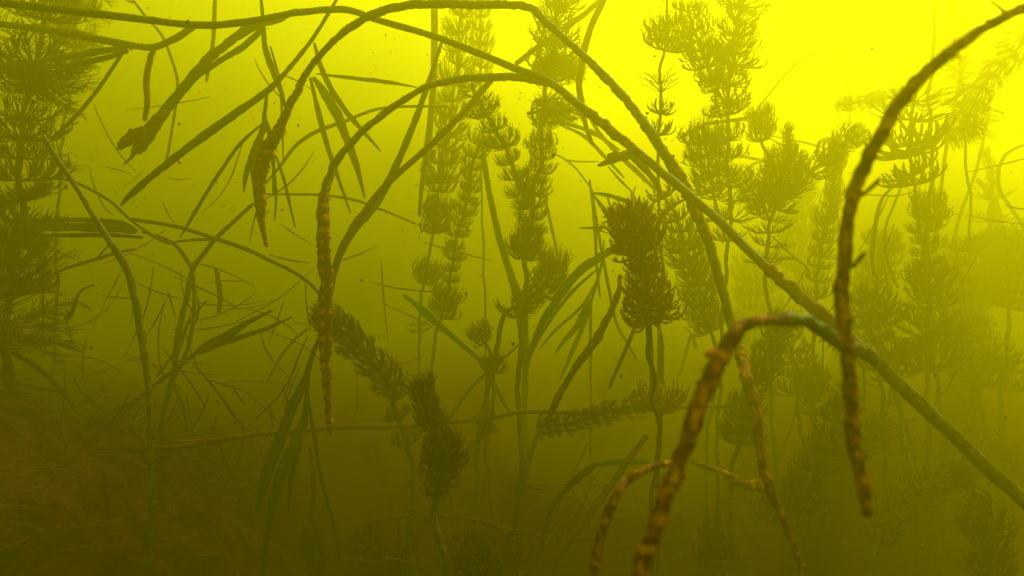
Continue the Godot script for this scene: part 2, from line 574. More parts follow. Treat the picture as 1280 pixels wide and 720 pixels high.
func near_stems():
	var g := "long arching reed stems"
	stem("reed", "long reed stem arching from upper left corner down to lower right edge", "reed", g,
		[1300, 645, 0.400, 1209, 561, 0.400, 1119, 475, 0.400, 1085, 441, 0.400, 1038, 405, 0.408, 961, 337, 0.424, 884, 263, 0.448, 794, 188, 0.480, 727, 134, 0.504, 684, 101, 0.528, 640, 84, 0.544, 553, 49, 0.560, 472, 25, 0.576, 430, 12, 0.576, 370, 16, 0.568, 302, 28, 0.560, 242, 31, 0.552, 144, 20, 0.536, 0, 3, 0.520, -40, -4, 0.512], [8.6, 8.2, 7.4, 6.2, 5.5, 5.1, 4.7, 3.9, 3.9, 3.9, 4.3, 4.7, 5.5], "reed", 0, [["algae_coat", "twig", [1085, 441, 0.400, 1038, 405, 0.408, 961, 337, 0.424], [7, 8.5, 6.5]], ["algae_coat", "crusted", [794, 188, 0.480, 727, 134, 0.504], [4.5, 6.5, 6.5, 4.2]]])
	stem("reed", "reed stem bent over at the top centre, brown crusted lower half falling to bottom right", "reed", g,
		[1004, 716, 0.400, 985, 662, 0.400, 966, 622, 0.400, 951, 574, 0.399, 941, 497, 0.406, 927, 448, 0.425, 917, 415, 0.443, 887, 307, 0.465, 860, 243, 0.476, 822, 178, 0.476, 780, 122, 0.484, 735, 75, 0.492, 690, 35, 0.500, 657, 9, 0.508, 586, 6, 0.517, 515, 6, 0.517, 470, 17, 0.525, 425, 44, 0.533, 386, 87, 0.541, 363, 134, 0.541], [3.1, 3.5, 3.9, 4.7, 5.9, 6.2, 6.2, 5.5, 4.7, 5.1, 5.5, 5.1, 3.9, 3.1], "reed", 1, [["algae_coat", "crusted", [1004, 716, 0.400, 985, 662, 0.400, 966, 622, 0.400, 951, 574, 0.399, 941, 497, 0.406, 927, 448, 0.425, 917, 415, 0.443], [4, 4.5, 5, 5.5, 6, 6.5, 5.5]], ["algae_coat", "crusted", [887, 307, 0.465, 860, 243, 0.476, 822, 178, 0.476], [5, 7, 7.5, 4.5]]])
	stem("reed", "reed stem curving over the left of centre, with a mottled brown hanging end", "reed", g,
		[413, 541, 0.493, 408, 475, 0.493, 406, 425, 0.493, 408, 351, 0.493, 403, 295, 0.493, 406, 240, 0.501, 425, 196, 0.510, 470, 150, 0.518, 526, 112, 0.527, 570, 100, 0.535, 606, 97, 0.544, 650, 97, 0.552, 686, 104, 0.561], [2.3, 3.9, 4.7, 6.2, 6.2, 5.5, 4.7, 4.3, 3.9, 4.3, 4.7, 5.1, 4.7], "reed", 1, [["algae_coat", "crusted", [413, 541, 0.493, 408, 475, 0.493, 406, 425, 0.493, 408, 351, 0.493, 403, 295, 0.493, 406, 240, 0.501], [3.5, 5.5, 7, 8, 8, 7.5, 5]]])
	stem("dead_stalk", "thick knobbly brown stem hanging in the right foreground, forked at its top", "dead stem", "crusted stems close to the camera",
		[1083, 645, 0.244, 1079, 610, 0.244, 1068, 547, 0.244, 1064, 490, 0.244, 1060, 440, 0.244, 1052, 374, 0.244, 1055, 320, 0.244, 1065, 257, 0.244, 1075, 220, 0.244, 1093, 183, 0.238, 1118, 140, 0.238, 1150, 100, 0.238, 1200, 56, 0.231, 1263, 17, 0.231, 1300, 0, 0.231], [4.9, 8.6, 8.6, 8.6, 8.2, 8.2, 8.2, 8.6, 8.6, 8.2, 8.2, 7.3, 6.5, 5.8], "crusted", 2,
		[["side_branch", "crusted", [1262, 20, .231, 1245, 6, .231, 1225, -10, .231], [6, 6, 5]], ["bract", "umber", [1066, 334, .243, 1076, 322, .243, 1082, 316, .243], [3, 4, 2]], ["bract", "umber", [1078, 244, .243, 1096, 228, .243, 1101, 222, .243], [3, 4, 2]]])
	stem("dead_stalk", "thick dark brown stem slanting up from the bottom edge to a rotten elbow", "dead stem", "crusted stems close to the camera",
		[792, 735, .225, 816, 668, .226, 840, 600, .228, 862, 540, .23, 882, 488, .233, 902, 446, .237, 918, 420, .241, 930, 407, .244, 946, 402, .248, 976, 400, .257], [11, 11, 9.7, 9.7, 11, 11, 11, 9.7, 8.8, 7.9, 7, 5.3], "crusted", 2)
	stem("dead_stalk", "curved orange brown stem rising from bottom edge and arching right at its tip", "dead stem", "crusted stems close to the camera",
		[741, 732, 0.315, 745, 700, 0.315, 752, 668, 0.315, 760, 640, 0.315, 771, 617, 0.315, 785, 600, 0.322, 805, 588, 0.322, 828, 580, 0.329, 848, 578, 0.336], [7.2, 7.2, 6.3, 6.3, 5.4, 5.4, 4.5, 3.6, 2.7], "crusted", 2)
	stem("dead_stalk", "short green black stem with a rotten knob, crossing the long reed at right", "dead stem", "crusted stems close to the camera",
		[1094, 452, .385, 1074, 438, .365, 1050, 427, .34, 1030, 414, .315, 1010, 402, .29, 994, 398, .272, 980, 399, .262, 966, 402, .256], [5.4, 8.1, 9, 8.1, 7.2, 8.1, 8.1, 4.5], "dark_green", 2,
		[["knob", "umber", [1006, 400, .285, 994, 397, .27, 980, 399, .258, 966, 404, .252], [5, 9, 9.5, 4]]])
	stem("dead_stalk", "slender crusted twig reaching left from the fallen reed at lower right", "dead stem", "crusted stems close to the camera",
		[962, 610, 0.504, 950, 608, 0.496, 935, 606, 0.496, 918, 598, 0.496, 900, 590, 0.496, 880, 583, 0.504, 863, 577, 0.504], [6.3, 7.2, 6.3, 3.6, 3.6, 3.1, 1.8], "crusted", 2,
		[["side_branch", "umber", [935, 606, .496, 915, 603, .49, 905, 597, .49], [4, 4, 2]]])
	stem("dead_stalk", "mottled brown twig leaning below the brown whorled plant", "dead stem", "crusted stems behind",
		[688, 516, 0.629, 697, 497, 0.629, 708, 478, 0.629, 726, 450, 0.620, 747, 421, 0.612, 762, 393, 0.603, 772, 370, 0.595, 776, 345, 0.595], [3.8, 4.8, 3.8, 4.8, 5.7, 3.8, 3.8, 2.8], "crusted", 2)
	stem("dead_stalk", "brown frayed frond hanging from the bent reed, yellow brown and crusted", "dead stem", "crusted stems behind",
		[333, 308, 0.561, 327, 280, 0.561, 324, 257, 0.561, 326, 215, 0.561, 333, 190, 0.561, 346, 165, 0.561, 356, 145, 0.561, 372, 112, 0.561, 386, 87, 0.561], [2, 4, 7, 8, 9, 7, 5, 5, 4], "crusted", 2)


func left_side():
	var g := "stems at upper left"
	stem("reed", "thinner reed stem below the long arching one at upper left, joining it", "reed", g,
		[242, 33, .70, 228, 43, .70, 215, 50, .70, 191, 59, .70, 155, 55, .70, 77, 40, .69, 0, 30, .68, -30, 25, .68], [4, 4, 4, 4, 5, 4, 4], "reed", 0)
	tuft("reed_leaf", "twin dark blades pointing at the upper left edge from a joint", "leaf", g, [
		["leaf", "blade", [162, 58, .70, 120, 65, .69, 84, 71, .68, 30, 78, .67, -20, 82, .66], [3, 6, 5, 5, 4]],
		["leaf", "blade", [160, 64, .70, 120, 75, .70, 80, 82, .69, 40, 86, .68], [3, 6, 4, 1]]])
	tuft("reed_leaf", "broad dark split blade hanging diagonally with a ragged brown tip", "leaf", g, [
		["leaf", "blade", [372, 13, .72, 345, 24, .715, 319, 31, .71, 285, 54, .70, 259, 75, .69, 236, 103, .68, 216, 126, .68, 195, 155, .67, 178, 178, .67, 165, 196, .67], [4, 7, 9, 7, 8, 9, 9, 8, 7, 3], Vector3(0.3, 0.3, 1), 0.3],
		["leaf", "blade", [330, 34, .705, 305, 57, .70, 280, 73, .69, 255, 90, .685, 232, 112, .68], [4, 7, 6, 5, 2], Vector3(0, 0.3, 1), 0.2],
		["frayed_tip", "crusted", [195, 155, .668, 178, 163, .668, 163, 172, .668, 148, 183, .668], [4, 6, 4, 2]],
		["frayed_tip", "umber", [175, 180, .668, 168, 190, .668, 164, 197, .668, 155, 205, .668], [5, 4, 3, 2]],
		["algae_coat", "crusted", [205, 140, .665, 190, 160, .665, 178, 178, .665, 170, 190, .665], [5, 8, 8, 5]],
		["algae_coat", "crusted", [180, 160, .666, 168, 168, .666, 156, 178, .666, 148, 184, .666], [4, 7, 6, 3]]])
	tuft("ribbon_grass", "long straight grass blade slanting down left under the split one", "grass blade", "grass blades at upper left", [
		["leaf", "blade", [424, -6, .64, 395, 42, .64, 370, 75, .645, 336, 112, .65, 290, 145, .65, 245, 177, .65, 200, 212, .65, 168, 239, .65, 151, 256, .65], [2, 3, 3.5, 5, 6.5, 7, 6, 6, 2], Vector3(0.2, 0.2, 1), 0.2]])
	stem("dead_twig", "small stub hanging under the joint of the upper left reed", "twig", g,
		[193, 60, .70, 186, 80, .70, 183, 101, .70, 184, 125, .70, 181, 150, .70], [2.5, 4, 4, 3.5, 3], "twig", 1)
	stem("dead_twig", "hair thin stalk crossing behind the split blade", "twig", "hair thin stalks upper left",
		[208, 202, .95, 217, 150, .95, 222, 104, .95, 213, 70, .95, 202, 44, .95, 180, 18, .95, 160, -8, .95], [1.5, 1.8, 1.8, 1.5], "twig", 0)
	stem("dead_twig", "short upright stalk behind the arching reed near its lowest dip", "twig", "hair thin stalks upper left",
		[258, 102, .95, 264, 70, .95, 267, 45, .95, 269, -6, .95], [1.5, 2.5, 2.5, 2.5], "twig", 0)
	tuft("ribbon_grass", "narrow blade dropping from the arching reed to the frayed frond", "grass blade", "grass blades at upper left", [
		["leaf", "blade", [326, -5, .76, 329, 28, .76, 331, 57, .76, 340, 85, .75, 350, 110, .74, 357, 135, .73], [2, 3, 4, 5, 4, 2]],
		["leaf", "blade", [338, 58, .76, 348, 95, .755, 352, 130, .75, 354, 200, .75], [1.2, 2, 2, 1]]])
	tuft("grass_tuft", "bunch of dark drooping blades beside the frayed frond", "grass tuft", "grass blades at upper left", [
		["leaf", "blade", [334, 114, .70, 331, 140, .70, 329, 160, .70, 318, 190, .70, 308, 215, .70, 305, 240, .70], [2, 3, 5, 7, 5, 1.5]],
		["leaf", "twig", [331, 150, .69, 322, 185, .69, 318, 215, .69, 320, 243, .69], [2, 6, 6, 2]],
		["leaf", "blade", [333, 150, .70, 338, 175, .70, 342, 205, .70, 341, 245, .70], [2, 4, 3, 1]],
		["leaf", "blade", [340, 190, .70, 343, 222, .70, 345, 250, .70, 343, 276, .70], [2, 3, 2, 1]],
		["leaf", "blade", [345, 195, .70, 355, 225, .70, 362, 255, .70, 369, 284, .70], [1.5, 2.5, 2, 1]],
		["leaf", "blade", [329, 154, .70, 300, 180, .70, 275, 215, .70, 259, 240, .70, 238, 275, .70, 225, 297, .70], [1.5, 3, 3, 3, 3, 1]]])
	tuft("grass_tuft", "spray of pale pointed blades left of the curving reed", "grass tuft", "grass blades at upper left", [
		["leaf", "blade", [392, 97, .82, 405, 115, .82, 420, 140, .81, 432, 170, .81, 445, 205, .80, 456, 248, .80], [3, 6, 8, 6, 5, 1]],
		["leaf", "blade", [388, 97, .82, 398, 140, .82, 410, 185, .82, 422, 220, .82, 438, 266, .82], [2, 4, 4, 3, 1]],
		["leaf", "blade", [393, 54, .82, 402, 85, .82, 418, 118, .82, 440, 148, .82, 476, 189, .82], [2, 4, 4, 4, 1]],
		["leaf", "blade", [395, 92, .82, 435, 97, .82, 480, 102, .82, 520, 109, .82], [1, 3, 3, 1]]])
	stem("dead_twig", "thin curved stalk rising behind the pale blades to the curving reed", "twig", "hair thin stalks upper left",
		[330, 232, .9, 350, 208, .9, 370, 182, .9, 395, 165, .9, 430, 152, .9, 480, 135, .9, 560, 133, .9], [1, 2, 2.5, 2.5, 2, 1.5], "reed", 0)
	stem("dead_twig", "level hair thin stalk running right from the drooping bunch", "twig", "hair thin stalks upper left",
		[330, 243, .9, 365, 243, .9, 400, 244, .9, 450, 252, .9, 520, 280, .9], [1.2, 1.6, 1.8, 1.8, 1], "reed", 0)
	stem("dead_twig", "slender stalk leaning from the leafy left plant up to the reed joint", "twig", "stalks by the leafy left plant",
		[64, 174, .72, 95, 145, .72, 125, 108, .72, 153, 66, .71], [2, 2.5, 2.2, 2], "reed", 0)
	stem("reed", "tall slim stem kinked beside the leafy left plant and standing on the bank", "reed", "stalks by the leafy left plant",
		[188, 720, 0.518, 188, 600, 0.518, 187, 520, 0.518, 185, 475, 0.518, 175, 408, 0.518, 168, 370, 0.518, 161, 341, 0.518, 148, 317, 0.518, 134, 297, 0.518, 112, 262, 0.518, 94, 232, 0.518, 72, 200, 0.518, 54, 171, 0.518], [3, 3, 3.5, 4.5, 4.5, 5, 5, 4, 3, 3.5, 3], "reed", 0)
	stem("dead_twig", "thin stalk drooping right from the dark edge of the leafy left plant", "twig", "stalks by the leafy left plant",
		[55, 222, .74, 85, 225, .74, 110, 235, .74, 140, 253, .74, 165, 276, .74, 200, 300, .74, 220, 305, .74], [1.5, 2, 2, 2, 1.5], "reed", 0)
	tuft("grass_tuft", "level sheaf of blades poking out of the leafy left plant", "grass tuft", "", [
		["leaf", "blade", [10, 277, .70, 60, 275, .70, 110, 275, .70, 150, 280, .70, 172, 288, .70], [3, 4, 4, 6, 1], Vector3(0, 0.6, 1), 0.1],
		["leaf", "blade", [20, 285, .69, 70, 284, .69, 120, 284, .69, 170, 290, .69], [4, 7, 8, 3], Vector3(0, 0.6, 1), 0.1],
		["leaf", "blade", [40, 295, .70, 90, 294, .70, 140, 294, .70, 178, 297, .70], [2, 4, 4, 2], Vector3(0, 0.6, 1), 0.1]])
	stem("reed", "thin stem arching from the level sheaf down to the curving reed", "reed", "stalks by the leafy left plant",
		[405, 373, .64, 385, 352, .65, 362, 337, .66, 343, 328, .67, 310, 312, .68, 269, 298, .69, 220, 283, .70, 165, 274, .70], [2, 2.5, 2.5, 3, 3, 2.5, 2.5], "reed", 0)
	twig("dead_twig", "Y shaped twig standing over the bank with its fork raised high", "twig", "", "reed", [
		[[215, 636, 0.800, 212, 600, 0.800, 202, 564, 0.800, 202, 527, 0.800, 210, 495, 0.800, 218, 460, 0.800, 222, 420, 0.800, 232, 378, 0.800, 241, 337, 0.800, 255, 317, 0.800, 269, 299, 0.790, 292, 277, 0.780, 316, 255, 0.770], [2, 2.5, 3, 3.5, 3.5, 3.5, 3, 3, 2.5]],
		[[240, 338, .80, 243, 370, .80, 241, 402, .80, 236, 430, .80, 228, 452, .80, 215, 478, .80], [2.5, 2.5, 2.5, 2.5, 2.5]],
		[[240, 336, .80, 232, 322, .80, 218, 305, .80, 200, 296, .80, 178, 290, .80], [2.5, 2.5, 2, 1.5]],
		[[216, 478, .80, 224, 495, .80, 231, 515, .80, 233, 540, .80], [2.5, 2, 2, 1.2]],
		[[269, 299, .79, 240, 300, .79, 214, 303, .79], [2, 2, 1]],
		[[196, 470, .80, 215, 445, .80, 235, 405, .80, 258, 376, .80], [2, 1.6, 1.6, 1]]])
	tuft("sedge_leaf", "pair of dark forked blades on a slanting stalk above the bank", "leaf", "", [
		["stalk", "twig", [108, 530, .75, 140, 515, .75, 170, 500, .75, 195, 480, .75, 222, 460, .74, 246, 441, .74], [2.5, 3, 3, 3, 3, 3]],
		["leaf", "blade", [245, 441, .74, 262, 430, .74, 286, 418, .73, 310, 403, .73, 340, 388, .72], [3, 6, 6, 4, 1.5]],
		["leaf", "blade", [245, 442, .74, 270, 431, .74, 302, 421, .74, 335, 410, .74, 365, 396, .74], [3, 6, 4, 3, 1]],
		["stalk", "twig", [70, 554, .76, 105, 553, .76, 145, 525, .76, 190, 485, .75], [1.5, 2, 2, 2]]])
	stem("dead_twig", "short speckled stub adrift between the Y shaped twig and the curving reed", "twig", "small dangling stubs",
		[274, 392, .78, 275, 372, .78, 272, 345, .78, 269, 335, .78], [2, 3, 3, 1], "twig", 1)
	stem("dead_twig", "dotted thread leaning left of the wide dark blades", "twig", "hair thin stalks low left",
		[335, 475, .95, 352, 445, .95, 368, 425, .95, 384, 411, .95], [1.2, 2, 2, 1.5], "twig", 1)
	tuft("grass_tuft", "fan of wide dark blades hanging below the mottled reed end", "grass tuft", "", [
		["leaf", "blade", [408, 405, .58, 396, 430, .58, 388, 452, .58, 380, 478, .58, 365, 510, .58, 350, 550, .58, 336, 585, .58, 322, 638, .58], [2, 3, 4, 6, 8, 8, 9, 4], Vector3(0.3, 0.1, 1), 0.2],
		["leaf", "blade", [386, 466, .58, 383, 500, .58, 378, 530, .58, 363, 565, .57, 352, 592, .57, 342, 625, .57, 334, 670, .57, 326, 722, .57], [2, 4, 8, 10, 10, 8, 5, 3], Vector3(-0.2, 0.1, 1), 0.2],
		["leaf", "blade", [384, 490, .60, 392, 540, .60, 400, 590, .60, 410, 630, .60, 421, 670, .60, 425, 700, .60], [1.5, 3, 3, 3, 3, 1]],
		["leaf", "blade", [381, 520, .60, 373, 560, .60, 364, 600, .60, 360, 640, .60], [2, 4, 4, 1]],
		["leaf", "twig", [388, 560, .59, 392, 600, .59, 390, 640, .59, 389, 655, .59], [2, 4, 4, 1]],
		["dead_leaf", "straw", [386, 565, .575, 384, 600, .575, 378, 625, .575, 370, 660, .575], [1, 2.5, 2, 1]],
		["dead_leaf", "straw", [392, 575, .575, 383, 612, .575, 374, 640, .575], [1, 1.8, 1]]])
	stem("creeping_shoot", "long level stem creeping across the lower left toward the centre", "stem", "",
		[-25, 566, 0.593, 60, 562, 0.593, 100, 560, 0.593, 160, 560, 0.593, 222, 559, 0.600, 289, 547, 0.608, 360, 540, 0.623, 430, 534, 0.638, 490, 534, 0.654, 543, 530, 0.669, 613, 523, 0.684, 653, 515, 0.692, 720, 516, 0.699, 788, 513, 0.699, 850, 510, 0.699, 914, 507, 0.699], [3, 3.5, 4, 3.5, 3, 2.5, 2.5, 2.5, 3, 2.5, 2], "twig", 1)
	tuft("sedge_leaf", "bent stalk with a triangular folded leaf over the bank", "leaf", "", [
		["stalk", "twig", [225, 557, .77, 245, 565, .77, 270, 580, .76, 290, 594, .76, 305, 603, .76], [2.5, 2.5, 2.5, 2, 2]],
		["leaf", "blade", [309, 605, .76, 285, 612, .75, 260, 621, .75, 228, 627, .75], [4, 9, 5, 1], Vector3(0, 0.5, 1), 0.2],
		["leaf", "twig", [303, 606, .76, 298, 640, .76, 290, 680, .76, 282, 722, .76], [3, 5, 4, 2]]])
	shoot("milfoil_shoot", "large dark feathery plant filling the left edge", "feathery shoots", 
		[12, 480, 0.706, 3, 430, 0.706, 6, 380, 0.706, 14, 330, 0.706, 20, 260, 0.706, 26, 190, 0.706, 34, 130, 0.717, 44, 80, 0.727, 56, 30, 0.738, 66, -30, 0.749], [3, 4, 4, 4, 3, 3, 3],
		[["feather", 0.12, 0.17, 2, 88, 92], ["cup", 0.25, 0.46, 6, 62, 54, 0.5], ["feather", 0.26, 0.46, 4, 72, 60], ["cup", 0.50, 0.63, 4, 52, 46, 0.6], ["cup", 0.71, 0.76, 2, 62, 64, 0.45], ["feather", 0.71, 0.77, 2, 80, 84], ["cup", 0.90, 1.0, 3, 48, 46, 0.5]], "leaf", "twig")
	shoot("milfoil_shoot", "paler feathery plant behind the upper left reeds", "feathery shoots",
		[70, 330, 1.05, 74, 200, 1.05, 84, 120, 1.05, 92, 60, 1.05, 100, 10, 1.05, 104, -30, 1.05], [2, 2, 2],
		[["feather", 0.55, 1.0, 5, 44, 50], ["cup", 0.6, 0.95, 3, 26, 26]], "leaf")
	twig("dead_shoot", "reddish dead shoot with short side twigs left of the bank top", "dead shoot", "dead shoots on the bank", "twig", [
		[[28, 560, .70, 24, 520, .70, 20, 490, .70, 8, 440, .70, 2, 400, .70], [4, 4, 4, 3, 3]],
		[[12, 440, .70, 40, 455, .70, 70, 480, .70, 92, 508, .70], [2, 3, 3, 2]],
		[[18, 480, .70, 50, 485, .70, 85, 492, .70], [1.5, 1.5, 1]]], 1)
	twig("dead_shoot", "small hooked reddish shoot floating above the bank", "dead shoot", "dead shoots on the bank", "twig", [
		[[84, 398, .74, 90, 390, .74, 100, 365, .74, 118, 356, .74], [3.5, 3, 1.5, 1]],
		[[88, 394, .74, 82, 386, .74], [2, 1]]])
	twig("dead_shoot", "broken reddish stalk above the hooked one, beside the kinked stem", "dead shoot", "dead shoots on the bank", "twig", [
		[[60, 345, .74, 90, 333, .74, 120, 324, .74, 150, 315, .74, 172, 311, .74], [1.5, 2, 2.5, 2, 1]],
		[[120, 324, .74, 138, 304, .74], [1.5, 1]]])
	twig("dead_shoot", "fine branched brown shoot in front of the bent stalk", "dead shoot", "dead shoots on the bank", "twig", [
		[[60, 600, .62, 100, 585, .62, 140, 570, .62, 175, 562, .62, 205, 560, .62], [2, 2.5, 2.5, 2, 1.5]],
		[[110, 612, .62, 130, 595, .62, 150, 570, .62], [1.5, 1.5, 1]],
		[[150, 568, .62, 160, 540, .62, 175, 510, .62], [1.2, 1.2, 1]]])
	tuft("dead_leaf", "fallen dark strip of leaf lying at the left edge of the bank", "leaf", "dead leaves on the bank", [
		["leaf", "blade", [-20, 632, .60, 10, 629, .60, 30, 624, .60, 48, 619, .60], [4, 5, 4, 1], Vector3(0, 1, 0.6), 0.2]])
	tuft("dead_leaf", "pale curled strip lying at the bottom of the bank", "leaf", "dead leaves on the bank", [
		["leaf", "twig", [28, 722, .52, 48, 705, .52, 75, 700, .52, 105, 708, .52, 130, 724, .52], [1.5, 2, 2.5, 2, 1], Vector3(0, 0.7, 0.8), 0.4]])


func middle():
	var g := "whorled shoots in the middle distance"
	stem("reed", "green stem leaning up from the bed through the middle of the picture", "reed", "",
		[640, 690, 0.807, 643, 650, 0.807, 657, 591, 0.807, 664, 565, 0.807, 672, 544, 0.807], [3, 3.5, 4, 4, 3], "reed", 0)
	stem("reed", "bright green stem from the leaning blade up past the tall column", "reed", "",
		[660, 570, .92, 656, 520, .92, 657, 448, .92, 655, 420, .92, 653, 391, .92, 645, 362, .92, 640, 347, .92, 625, 300, .93, 612, 243, .93, 606, 205, .94, 603, 175, .95], [3, 3.5, 4.5, 6, 7, 6, 5, 4.5, 4, 3.5, 2.5], "green", 0,
		[["leaf", "green", [636, 340, .93, 630, 310, .93, 622, 285, .93, 616, 272, .93], [1, 2, 2, .8]]])
	tuft("ribbon_grass", "light green blade slanting down right to the cup of leaves", "grass blade", "green blades in the middle", [
		["leaf", "green", [640, 520, .88, 628, 500, .88, 613, 472, .88, 600, 450, .88, 586, 438, .88, 560, 415, .88, 536, 394, .88, 520, 380, .88, 504, 369, .88], [2, 3, 4, 4, 4, 4.5, 8, 5, 2], Vector3(0.2, 0.4, 1), 0.2]])
	tuft("ribbon_grass", "big green blade arching from the brown whorled plant to the green stem", "grass blade", "green blades in the middle", [
		["leaf", "green", [657, 470, .86, 660, 452, .86, 667, 428, .85, 677, 405, .84, 690, 384, .83, 708, 358, .81, 727, 337, .79, 752, 320, .77, 781, 304, .74], [2, 3, 4, 5, 6, 7, 7, 6, 4], Vector3(0.2, 0.3, 1), 0.3],
		["leaf", "green", [660, 455, .86, 670, 430, .86, 690, 397, .85, 715, 365, .83, 748, 335, .80], [1, 2, 2.5, 3, 1], Vector3(0.2, 0.3, 1), 0.3]])
	tuft("grass_tuft", "fan of narrow blades below the big green arching one", "grass tuft", "", [
		["leaf", "green", [741, 372, .86, 733, 385, .86, 720, 410, .86, 706, 425, .86, 693, 443, .86], [2, 5, 5, 3, 1]],
		["leaf", "green", [740, 374, .86, 730, 405, .86, 715, 440, .86, 700, 475, .86], [2, 4, 3.5, 1]],
		["leaf", "green", [739, 374, .86, 738, 410, .86, 738, 450, .86, 738, 485, .86], [1.5, 2.5, 2, 1]],
		["leaf", "green", [750, 340, .86, 742, 360, .86, 725, 385, .86, 692, 415, .86, 675, 436, .86], [1.5, 2, 2, 2, 1]],
		["stalk", "blade", [755, 300, .86, 752, 330, .86, 740, 374, .86], [1, 2, 2]]])
	stem("dead_twig", "upright thin stalk left of the brown whorled plant", "twig", "thin stalks round the brown whorled plant",
		[750, 372, .88, 746, 330, .88, 744, 290, .88, 741, 255, .88, 737, 225, .88], [1, 2, 2.2, 2, 1.5], "reed", 0)
	stem("dead_twig", "long thin stalk running down right behind the brown whorled plant", "twig", "thin stalks round the brown whorled plant",
		[796, 450, .9, 782, 425, .9, 771, 405, .9, 763, 370, .9, 756, 334, .9, 748, 290, .9, 741, 245, .9], [1.2, 1.8, 2, 2.2, 2, 1.5], "reed", 0)
	stem("dead_twig", "straight stalk dropping left from under the brown whorled plant", "twig", "thin stalks round the brown whorled plant",
		[762, 485, .72, 772, 460, .71, 785, 430, .70, 798, 398, .69], [2, 2.5, 2.5, 2.5], "twig", 0)
	twig("dead_twig", "dark beaded thread hanging under the brown whorled plant", "twig", "thin stalks round the brown whorled plant", "umber", [
		[[828, 480, .68, 827, 450, .68, 827, 425, .68, 822, 408, .68, 812, 404, .68, 797, 410, .68], [2.5, 3, 2.5, 2, 2, 1.5]],
		[[812, 404, .68, 814, 440, .68, 815, 480, .68, 818, 510, .68], [2.5, 3, 3, 2.5]]], 2)
	tuft("grass_tuft", "thin green blades spreading left above the brown whorled plant", "grass tuft", "", [
		["leaf", "green", [738, 241, .80, 760, 244, .78, 785, 252, .76, 815, 262, .74], [1, 3.5, 4, 2]],
		["leaf", "blade", [740, 241, .80, 748, 252, .79, 760, 268, .78, 775, 285, .76], [1, 2.5, 4, 2]],
		["leaf", "twig", [724, 285, .80, 740, 285, .79, 756, 284, .78], [1, 2, 2]],
		["leaf", "blade", [793, 262, .74, 791, 245, .76, 795, 232, .78], [2.5, 2.5, 1]],
		["leaf", "blade", [815, 300, .66, 825, 275, .66, 838, 260, .66, 858, 248, .66], [4, 4, 3, 2]]])
	shoot("milfoil_shoot", "brown crusted whorled plant with claw like leaves hanging near the centre right", "crusted shoots",
		[822, 560, 0.490, 818, 500, 0.483, 816, 440, 0.476, 815, 398, 0.462, 812, 370, 0.455, 806, 340, 0.455, 799, 305, 0.455, 790, 270, 0.455, 788, 258, 0.455], [3, 3, 3, 4, 5, 5, 5, 4],
		[["claw", 0.37, 0.42, 3, 48, 42, 0.9], ["claw", 0.46, 0.62, 5, 34, 28, 1.0], ["claw", 0.62, 0.76, 5, 26, 30, 1.1], ["bud", 0.74, 0.86, 3, 33, 31, 0.8], ["claw", 0.72, 0.88, 6, 40, 36, 0.75]], "brown_leaf", "umber")
	shoot("milfoil_shoot", "dark open rosette of curved leaves under the brown whorled plant", "crusted shoots",
		[822, 600, 0.548, 822, 560, 0.548, 822, 530, 0.548, 821, 512, 0.548, 820, 498, 0.548], [3, 3, 3],
		[["claw", 0.80, 0.92, 2, 50, 46, 0.9], ["claw", 0.70, 1.0, 3, 24, 24, 0.8]], "brown_leaf", "umber")
	shoot("milfoil_shoot", "tall whorled shoot with a flat ended column hanging at the centre", g,
		[652, 560, 0.766, 650, 450, 0.758, 650, 380, 0.750, 655, 325, 0.736, 661, 290, 0.736, 668, 240, 0.736, 674, 200, 0.736, 677, 165, 0.736, 682, 115, 0.750, 690, 55, 0.773, 700, -10, 0.795], [3.5, 3.5, 3.5, 3, 3, 2.5],
		[["cup", 0.305, 0.405, 7, 25, 21, 0.85], ["cup", 0.43, 0.56, 5, 22, 20], ["bud", 0.60, 0.67, 3, 19, 17], ["open", 0.72, 0.78, 2, 24, 22], ["cup", 0.84, 1.0, 6, 30, 32]])
	shoot("milfoil_shoot", "leaning whorled shoot whose whorls overlap beside the column top", g,
		[668, 262, 0.776, 658, 246, 0.776, 648, 225, 0.776, 636, 198, 0.776, 624, 170, 0.776, 608, 145, 0.776, 597, 122, 0.776, 590, 105, 0.776], [3, 3, 3, 2.5],
		[["cup", 0.08, 0.72, 7, 24, 26, 0.9], ["open", 0.75, 0.95, 4, 22, 20]], "leaf", "reed", false)
	shoot("milfoil_shoot", "dense bottlebrush shoot lying level beside the column, upper centre", g,
		[660, 142, 0.753, 672, 140, 0.753, 690, 138, 0.760, 710, 137, 0.768, 732, 134, 0.775], [2.5, 2, 2],
		[["bud", 0.1, 0.85, 8, 19, 17, 0.8]], "leaf", "reed", false)
	shoot("milfoil_shoot", "dense bottlebrush shoot lying level, higher of the two at upper centre", g,
		[664, 95, 0.824, 678, 90, 0.824, 695, 87, 0.830, 712, 85, 0.838, 728, 83, 0.845], [2.5, 2, 2],
		[["bud", 0.1, 0.85, 8, 17, 16, 0.8]], "leaf", "reed", false)
	shoot("milfoil_shoot", "bent whorled side shoot crossing the bright green stem", g,
		[596, 570, 0.816, 605, 505, 0.816, 620, 440, 0.808, 628, 405, 0.800, 636, 388, 0.800, 655, 380, 0.800, 672, 365, 0.800, 685, 345, 0.800, 694, 328, 0.800], [3.5, 3.5, 3, 3],
		[["open", 0.45, 0.48, 2, 22, 22], ["cup", 0.54, 0.72, 5, 18, 20], ["bud", 0.76, 0.96, 5, 22, 20]])
